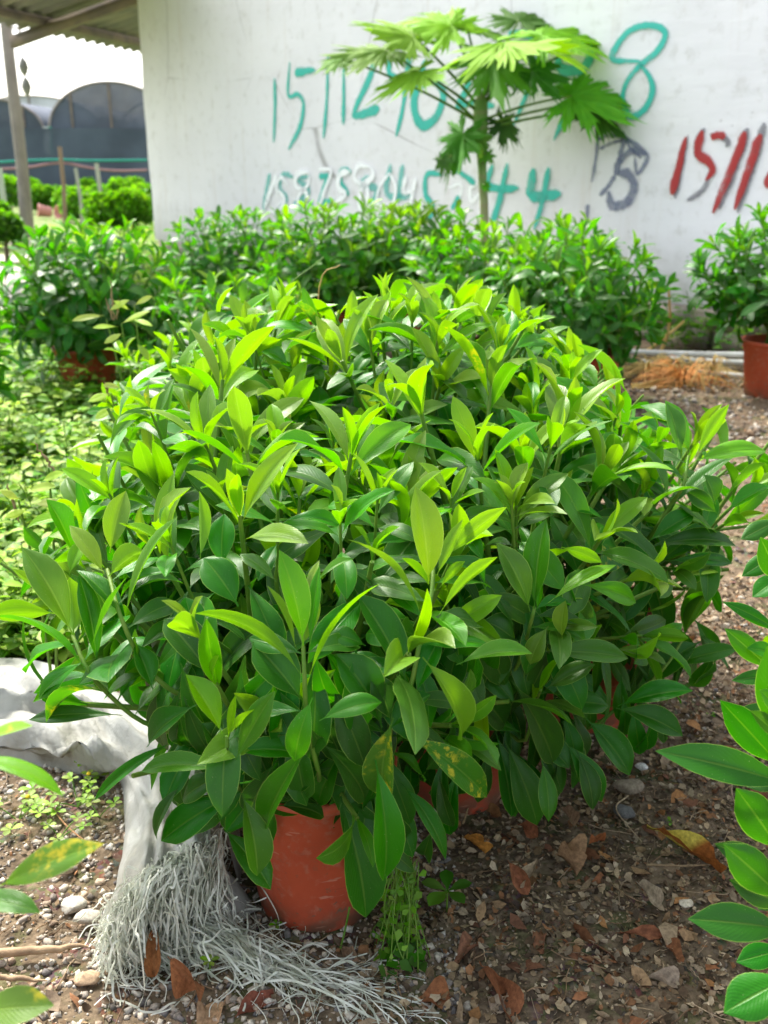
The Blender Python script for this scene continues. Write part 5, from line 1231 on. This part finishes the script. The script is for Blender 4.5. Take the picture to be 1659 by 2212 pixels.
# rocks
def rock(u, v, ru, label, c, flat=.55, seed=0):
    p = np.array(PZ(u, v, 0)); D = np.linalg.norm(p - np.array(O)); rad = ru / FU * D; r = np.random.default_rng(seed)
    import bmesh
    bm = bmesh.new(); bmesh.ops.create_icosphere(bm, subdivisions=3, radius=1.)
    P = np.array([tuple(q.co) for q in bm.verts]); F = np.array([[q.index for q in f.verts] for f in bm.faces]); bm.free()
    for k in range(9):
        d = nrm(r.normal(size=3)); h = r.uniform(.55, .85); ex = np.maximum(P @ d - h, 0); P -= ex[:, None] * d
    P += r.normal(0, .012, P.shape); P *= (r.uniform(.95, 1.25), r.uniform(.7, .9), flat); a = r.uniform(-.6, .6); ca, sa = math.cos(a), math.sin(a); P[:, :2] = P[:, :2] @ np.array(((ca, sa), (-sa, ca)))
    s = Soup(); s.add(P * rad + p + (0, 0, rad * flat * .45), F, None, c); o = s.build('rock', M['stone'], origin=tuple(p), tint=True, smooth=False); tag(o, label, 'rock', 'rocks lying on the ground')
rock(1355, 1705, 30, 'brownish angular rock on the gravel under the long green leaf', (.24, .20, .15), seed=1)
rock(1632, 1672, 28, 'grey blocky rock at the right edge behind the green leaves', (.22, .23, .23), seed=2)
rock(1350, 1755, 26, 'dark flat rock in front of the brownish one', (.12, .12, .12), .35, seed=3)
rock(155, 1960, 30, 'pale long stone left of the frayed tapes, upper one', (.48, .46, .41), .4, seed=4)
rock(190, 1988, 28, 'pale blocky stone touching the frayed tapes', (.46, .43, .38), .5, seed=5)
rock(188, 2118, 24, 'tan angular stone at lower left', (.46, .33, .22), .6, seed=6)
rock(140, 1885, 16, 'tan round pebble beside the yellow-green leaf', (.38, .31, .24), .7, seed=7)
rock(1480, 1955, 16, 'cream coloured stone in the litter at right', (.55, .50, .40), .5, seed=8)
rock(1510, 1250, 14, 'grey stone on the gravel beyond the shrub at right', (.33, .33, .33), .6, seed=9)
rock(1385, 1660, 13, 'small white stone beside the brownish rock', (.6, .6, .6), .6, seed=10)
# wooden splinters
for (a, b2, wU, lab) in (((-40, 2062), (192, 2042), 11, 'splintered pale wood stick reaching in from the left edge'), ((-40, 2108), (100, 2118), 7, 'thin pale wood splinter below the thicker stick')):
    A, B = np.array(PZ(*a, .018)), np.array(PZ(*b2, .014)); s = Soup(); w2 = wU / FU * 1.75
    P = [A + (B - A) * t + rng.normal(0, .0012, 3) for t in np.linspace(0, 1, 12)]; tube(s, P, [w2, w2 * .95, w2 * .8, w2 * .25], 6); o = s.build('wood_splinter', M['wood'], origin=tuple(A), smooth=False); tag(o, lab, 'stick', 'wood sticks at lower left')
for k, (pts, rr, lab) in enumerate((([(1375, 1690), (1560, 1550)], 0, ''),)): pass
for (pts, r0, c, lab) in (([(1395, 1880), (1480, 1883), (1560, 1878)], .0028, (.28, .2, .12), 'straight brown twig lying below the yellow leaf'),
                       ([(1625, 1652), (1585, 1690), (1580, 1730), (1600, 1775)], .003, (.34, .25, .17), 'bent brown twig by the grey rock at right'),
                       ([(1355, 1730), (1330, 1760), (1385, 1830)], .0022, (.40, .31, .2), 'thin pale twig crossing behind the yellow leaf'),
                       ([(1230, 2190), (1255, 2160), (1270, 2130)], .0024, (.40, .31, .2), 'short pale twig at the bottom right of centre'),
                       ([(1330, 2185), (1400, 2195), (1440, 2208)], .0022, (.34, .25, .16), 'thin twig along the bottom edge at right'),
                       ([(120, 1715), (100, 1740), (120, 1765), (150, 1800), (200, 1840)], .0026, (.36, .2, .1), 'brown trailing stem running among the purslane'),
                       ([(1000, 1790), (1008, 1765), (1022, 1705)], .0026, (.44, .33, .18), 'tan straw leaning under the hanging leaves')):
    s = Soup(); P = crom([np.array(PZ(u, v, 0)) + (0, 0, .012 + r0) for u, v in pts], 6); tube(s, P, [r0, r0 * .6], 6, c); o = s.build('twig', M['litter'], origin=tuple(P[0]), tint=True); tag(o, lab, 'twig', 'larger loose twigs')

# ------------------------------------------------------------------ PVC pipes and dried palm fronds by the wall
for (a, b2, z, lab) in (((1352, 760), (1760, 766), .10, 'upper white plastic pipe of the pile by the wall'), ((1442, 775), (1760, 786), .06, 'middle white plastic pipe of the pile by the wall'),
                        ((1500, 803), (1760, 818), .03, 'lowest white plastic pipe, half under the debris'), ((1385, 781), (1460, 790), .05, 'short white pipe stub covered by dry fronds')):
    A, B = np.array(PZ(*a, z)), np.array(PZ(*b2, z)); s = Soup(); rr = .021 if z > .03 else .017
    P = [A + (B - A) * t + (0, 0, -.01 * math.sin(math.pi * t)) for t in np.linspace(0, 1, 10)]; tube(s, P, rr, 12, cap=False)
    tube(s, P, rr * .85, 12, cap=False)
    o = s.build('plastic_pipe', M['pvc'], origin=tuple(A)); tag(o, lab, 'pipe', 'white pipes lying by the wall')
def frond(u, v, spread, n, Lm, mat, label, stalk=None, up=.12, dirs=(0, 2 * math.pi), z0=.06, wdt=.0042):
    c = np.array(PZ(u, v, z0)); e = empty('dry_palm_frond', (c[0], c[1], 0), label, 'dry frond', 'dried palm fronds by the pipes'); r = np.random.default_rng(int(u))
    S = Soup()
    for i in range(n):
        a = dirs[0] + (dirs[1] - dirs[0]) * (i + r.random()) / n; L = Lm * r.uniform(.6, 1.); a += r.normal(0, .35); d = np.array((math.cos(a), math.sin(a) * .7, 0)); up_k = r.uniform(-.2, 2.0); sw = r.normal(0, .06, 3)
        P = bez(c + d * L * r.uniform(0, .15), c + d * L * .5 + (0, 0, up * up_k) + sw, c + d * L + (0, 0, -z0 * .7), 7); P[:, 2] = np.maximum(P[:, 2], .01)
        T = np.cross(d, (0, 0, 1.)); w_ = wdt * np.array([.5, 1, 1.1, 1, .8, .5, .1])[:, None]; V = np.stack([P - T * w_, P + (0, 0, .004), P + T * w_], 1).reshape(-1, 3); S.add(V, grid_faces(7, 3))
    S.build('leaflet', M[mat], e, kind='stuff')
    if stalk: s = Soup(); A = np.array(PZ(*stalk[0], stalk[1])); tube(s, bez(c, (c + A) / 2 + (0, 0, .03), A, 8), [.01, .007], 6); s.build('stalk', M['straw'], e)
frond(1475, 818, 1, 110, .36, 'orange', 'bright orange fan of dried palm leaflets in front of the pipes', ((1380, 833), .03), up=.10)
frond(1400, 800, 1, 90, .38, 'straw', 'tan dried palm frond left of the orange fan', ((1365, 790), .06), up=.06, wdt=.006)
frond(1450, 795, 1, 80, .32, 'straw', 'tan dried frond heap just behind the orange fan', ((1420, 770), .08), up=.07, wdt=.006)
frond(1540, 800, 1, 26, .26, 'straw', 'short tan frond hanging off the pipes near the red pot', None, up=.12, dirs=(-2.3, -.8), z0=.16)
s = Soup(); tube(s, crom([PZ(1365, 833, .03), PZ(1430, 829, .035), PZ(1490, 826, .03)], 5), .013, 6); tube(s, crom([PZ(1365, 838, .02), PZ(1430, 837, .02), PZ(1500, 832, .02)], 5), .010, 6); 
o = s.build('frond_stalk', M['straw'], origin=tuple(PZ(1365, 833, 0))); tag(o, 'pair of yellow frond stalks lying flat in front of the debris', 'dry stalk')
for (pts, lab) in (([(1425, 765), (1434, 745), (1442, 720), (1447, 690), (1446, 655), (1444, 618)], 'yellow dry stalk standing upright with dark joints'), ([(1392, 763), (1420, 742), (1450, 718), (1478, 694)], 'yellow dry stalk slanting across the upright one')):
    s = Soup(); base = PZ(*pts[0], .04); P = crom([PY(u, v, base.y - .0 * i) for i, (u, v) in enumerate(pts)], 5); tube(s, P, [.014, .009], 6); o = s.build('dry_stalk', M['straw'], origin=tuple(base)); tag(o, lab, 'dry stalk', 'yellow stalks beside the back shrub')

# ------------------------------------------------------------------ weeds
def weed_clumps(S, SS, XY, r, h0, h1, nl, l0, l1, age, tpl):
    P, Y, N, L, W, T = [], [], [], [], [], []
    for (x, y) in XY:
        z = float(gh(x, y)); h = r.uniform(h0, h1); n = r.integers(*nl); la = r.normal(0, .3, 2); top = np.array((x + la[0] * h, y + la[1] * h, z + h))
        if SS is not None: tube(SS, [(x, y, z - .005), tuple(top)], .0012 * (1 + h * 4), 3, (.16, .2, .06), cap=False)
        cl = r.normal(0, .12)
        for i in range(n):
            f = r.uniform(.25, 1); a = r.uniform(0, 6.3); p = np.array((x, y, z)) * (1 - f) + top * f + np.array((math.cos(a), math.sin(a), 0)) * r.uniform(0, .35) * h; l = r.uniform(l0, l1)
            P.append(p); Y.append((math.cos(a), math.sin(a), r.uniform(-.2, .5))); N.append((r.normal(0, .3), r.normal(0, .3), 1)); L.append(l); W.append(l * r.uniform(.8, 1.1)); T.append((np.clip(age + cl + r.normal(0, .16), 0, 1), r.random(), 0))
    add_leaves(S, frames(P, Y, N, L, W), tpl, T)
r2 = np.random.default_rng(21)
XY = []
while len(XY) < 2000:
    u, v = r2.uniform(-80, 420), r2.uniform(690, 1440); p = PZ(u, v, 0)
    dens = .5 + .5 * math.sin(5 * p.x + 3 * p.y) * math.sin(4 * p.y - 2 * p.x)
    if r2.random() < .02 + .98 * dens ** 2.2: XY.append((p.x, p.y))
S, SS = Soup(), Soup()
near = [q for q in XY if q[1] < 3.4]; farr = [q for q in XY if q[1] >= 3.4]
weed_clumps(S, SS, near, r2, .03, .13, (10, 20), .016, .036, .58, ROUND); weed_clumps(S, SS, farr, r2, .03, .20, (10, 20), .03, .065, .50, ROUND)
weed_clumps(S, SS, XY[::7], r2, .12, .36, (14, 26), .03, .075, .8, SMALL); weed_clumps(S, SS, XY[::9], r2, .05, .22, (10, 20), .05, .10, .35, SMALL)
XYr = [(r2.uniform(-.1, 2.2), r2.uniform(1.0, 6.)) for _ in range(60)]; weed_clumps(S, SS, XYr, r2, .005, .02, (4, 8), .006, .014, .4, ROUND)
XYw = [tuple(wp(r2.uniform(9.2, 10.6), 0, r2.uniform(.05, .3))[:2]) for _ in range(26)]; weed_clumps(S, SS, XYw, r2, .15, .5, (12, 22), .05, .10, .3, SMALL)
XYg = [(r2.uniform(-7, -1.4), r2.uniform(7.5, 26)) for _ in range(1500)]; XYg = [q for q in XYg if not (q[1] > 9.3 and q[1] < 17 and q[0] < -.33 * q[1])]; weed_clumps(S, None, XYg, r2, .05, .22, (8, 16), .05, .12, .75, SMALL)
tag(S.build('weed_cover', M['weed'], tint=True), 'low pale green weeds covering the ground on the left', 'weeds', kind='stuff')
tag(SS.build('weed_stalks', M['stem']), 'thin stalks of the low weeds', 'weeds', kind='stuff')
# purslane individuals
def small_plant(u, v, n, l, label, name='purslane_plant', cat='purslane', h=.03, flower=False, age=.7, spread=.05, whorl=None):
    c = np.array(PZ(u, v, 0)); c[2] = gh(c[0], c[1]); e = empty(name, tuple(c), label, cat, None); r = np.random.default_rng(int(u + v)); parts = Soup()
    me = None
    s0 = Soup(); s0.add(*leaf_template(5, 4, bend=.35, fold=.25, wmax=.30 if not whorl else .26, pet=.1, peak=.62)); me = s0.mesh('leaf', M['weed'])
    for i in range(n):
        if whorl: tip = c + (0, 0, h); a = 2 * math.pi * i / n + .3
        else: f = i // 4; a0 = f * 2.4 + r.normal(0, .3); tip = c + np.array((math.cos(a0), math.sin(a0), 0)) * spread * (.3 + r.random() * .9) + (0, 0, h * r.uniform(.6, 1.5)) if i % 4 == 0 else tip; a = i * math.pi / 2 + r.normal(0, .2)
        if not whorl and i % 4 == 0: tube(parts, bez(c, (c + tip) / 2 + (0, 0, .01), tip, 5), .0014, 5)
        L = l * r.uniform(.8, 1.15); y = np.array((math.cos(a), math.sin(a), .25)); lf = Leaf(tip, y, (0, 0, 1), L, 1., age)
        o = bpy.data.objects.new('leaf', me); col.objects.link(o); o.parent = e; mt = lf.mat(); mt[:3, 3] -= c; o.matrix_basis = Matrix(mt.tolist()); o.color = (age + r.normal(0, .08), r.random(), 0, 1)
    if whorl: tube(parts, [c, c + (0, 0, h)], .002, 6)
    parts.build('stem', M['stem'], e)
    if flower:
        s = Soup(); lathe(s, tip + (0, 0, .004), [(.0, .006), (.004, .004), (.006, 0), (.0, -.002)], 8); s.build('flower', simple('yellow_petal', (.85, .6, .02), None, 5, .6, 0), e)
small_plant(73, 1720, 4, .030, 'purslane sprig with four round leaves left of the sack corner', whorl=True, h=.02)
small_plant(40, 1775, 16, .026, 'purslane plant with a yellow flower near the left edge', flower=True)
small_plant(105, 1765, 20, .024, 'purslane plant in the middle of the patch left of the sack')
small_plant(170, 1750, 24, .022, 'purslane plant next to the folded sack edge, bushiest of the patch')
small_plant(200, 1705, 12, .024, 'purslane plant with a yellow flower right below the sack', flower=True)
small_plant(130, 1810, 16, .018, 'low purslane plant nearest the fallen yellow-green leaf')
small_plant(215, 1770, 12, .02, 'purslane shoots touching the hanging sack cloth')
small_plant(965, 1975, 5, .058, 'five-leaved green seedling in the dark shade right of the pot', 'seedling', 'seedling', h=.05, age=.22, whorl=True)
small_plant(455, 2110, 5, .018, 'tiny pale green sprout growing through the tapes', 'seedling', 'seedling', h=.03, age=.7, whorl=True)
small_plant(598, 2018, 4, .015, 'tiny clover-like sprout at the foot of the pot', 'seedling', 'seedling', h=.012, age=.4, whorl=True)
# wilted trailing weed right of the pot
c = np.array(PZ(865, 2060, 0)); vine = empty('wilted_weed', tuple(c), 'straggly pale green weed hanging beside the right of the front pot', 'weed'); r = np.random.default_rng(9)
S, SS = Soup(), Soup(); P, Y, N, L, W, T = [], [], [], [], [], []
for i in range(36):
    A = np.array(PY(r.uniform(845, 905), r.uniform(1850, 1900), 1.52 + r.uniform(-.04, .05))); B = np.array(PZ(r.normal(862, 32), r.uniform(1990, 2110), .01)); m = (A + B) / 2 + r.normal(0, .02, 3) + np.array((0, -.03, 0))
    C = bez(A, m, B, 9); tube(SS, C, .0011, 4, cap=False)
    for k in range(1, 9):
        if r.random() < .75: P.append(C[k]); Y.append(r.normal(0, 1, 3) + (0, 0, -.5)); N.append(r.normal(0, .5, 3) + (0, -.7, .6)); l = r.uniform(.010, .024); L.append(l); W.append(l); T.append((r.uniform(.2, .7), r.random(), 0))
for i in range(34):
    p = np.array(PZ(r.normal(870, 30), r.uniform(2010, 2110), .02)); P.append(p); Y.append(r.normal(0, 1, 3)); N.append((0, -.2, 1)); L.append(.032); W.append(.034); T.append((.1, r.random(), 0))
add_leaves(S, frames(P, Y, N, L, W), ROUND, T); S.build('weed_leaf', M['weed'], vine, tint=True, kind='stuff'); SS.build('weed_stem', M['stem'], vine, kind='stuff')
s = Soup(); P = [PZ(735, 2050, .01), PZ(745, 2010, .03), PZ(755, 1960, .10)]; tube(s, crom(P, 5), .002, 5); s.build('runner', M['stem'], vine)
# tall weed with pale leaves before the left back pot, with brown seed spikes
def tall_weed(base_uv, Y, tips, leaves, spikes, label, leafage=.95):
    b0 = PY(*base_uv, Y); e = empty('tall_weed', (b0.x, Y, 0), label, 'weed', 'taller weeds on the left'); B = np.array((b0.x, Y, 0.))
    for t in tips:
        s = Soup(); T_ = np.array(PY(*t, Y)); tube(s, bez(B, (B + T_) / 2 + (.02, 0, .04), T_, 8), [.005, .0025], 6); s.build('stem', M['stem'], e)
    for (a, b2, c2, d2, w_, th) in leaves:
        lf = px_leaf(a, b2, c2, d2, w_, Y, Y - .03, th, leafage, .4, fold=.25); s1 = Soup(); s1.add(*lf.tpl); o = bpy.data.objects.new('leaf', s1.mesh('leaf', M['weed'])); col.objects.link(o); o.parent = e
        mt = lf.mat(); mt[:3, 3] -= np.array(e.location); o.matrix_basis = Matrix(mt.tolist()); o.color = (leafage, random.random(), 0, 1)
    for (a, b2) in spikes:
        s = Soup(); A = np.array(PY(*a, Y)); C = np.array(PY(*b2, Y)); tube(s, [A + (C - A) * t + rng.normal(0, .002, 3) for t in np.linspace(0, 1, 14)], [.002, .004, .0015], 6); s.build('seed_spike', simple('brown_seed_head', (.34, .24, .12), None, 60, .9, .6), e)
tall_weed((300, 830), 3.7, [(230, 690), (262, 700), (290, 660)], [(225, 682, 155, 693, 17, 55), (235, 672, 280, 648, 16, 55), (255, 706, 200, 708, 14, 50), (262, 700, 325, 672, 18, 40), (285, 690, 330, 705, 16, 40), (290, 660, 330, 640, 14, 60), (280, 670, 245, 650, 14, 50), (265, 720, 225, 742, 16, 60)],
          [((246, 690), (239, 605)), ((244, 690), (228, 645)), ((252, 690), (256, 648))], 'tall weed with pale leaves and brown seed spikes before the back left pot')
tall_weed((285, 930), 2.9, [(240, 850), (262, 838)], [(240, 850, 190, 868, 20, 55), (250, 846, 300, 830, 18, 45), (262, 838, 222, 832, 16, 55), (250, 880, 205, 905, 22, 60), (262, 870, 310, 885, 18, 60)], [((236, 856), (225, 826))], 'pale leaved weed right in front of the back left pot')
tall_weed((70, 1150), 2.3, [(105, 1010), (40, 1080)], [(60, 1100, 10, 1118, 22, 60), (60, 1060, 120, 1050, 24, 60), (75, 1090, 130, 1085, 22, 60), (45, 1080, 0, 1060, 22, 55), (90, 1040, 140, 1020, 20, 60)], [((125, 1025), (75, 958)), ((40, 1130), (17, 1045))], 'weed with broad pale leaves and bent brown spikes at the left')
# grass straws rising behind the clump
for k, (a, b2, lab) in enumerate((((600, 660), (700, 555), 'thin green grass stalk rising behind the clump, longer one'), ((690, 620), (735, 572), 'thin tan grass stalk rising behind the clump, shorter one'))):
    s = Soup(); A, B = PY(*a, 3.2), PY(*b2, 3.2); base = Vector((A.x - .05, 3.2, 0)); tube(s, crom([base, (A.x - .02, 3.2, A.z * .6), A, B], 5), [.003, .0015], 5); o = s.build('grass_stalk', M['stem'] if k == 0 else M['straw'], origin=tuple(base)); tag(o, lab, 'grass stalk')
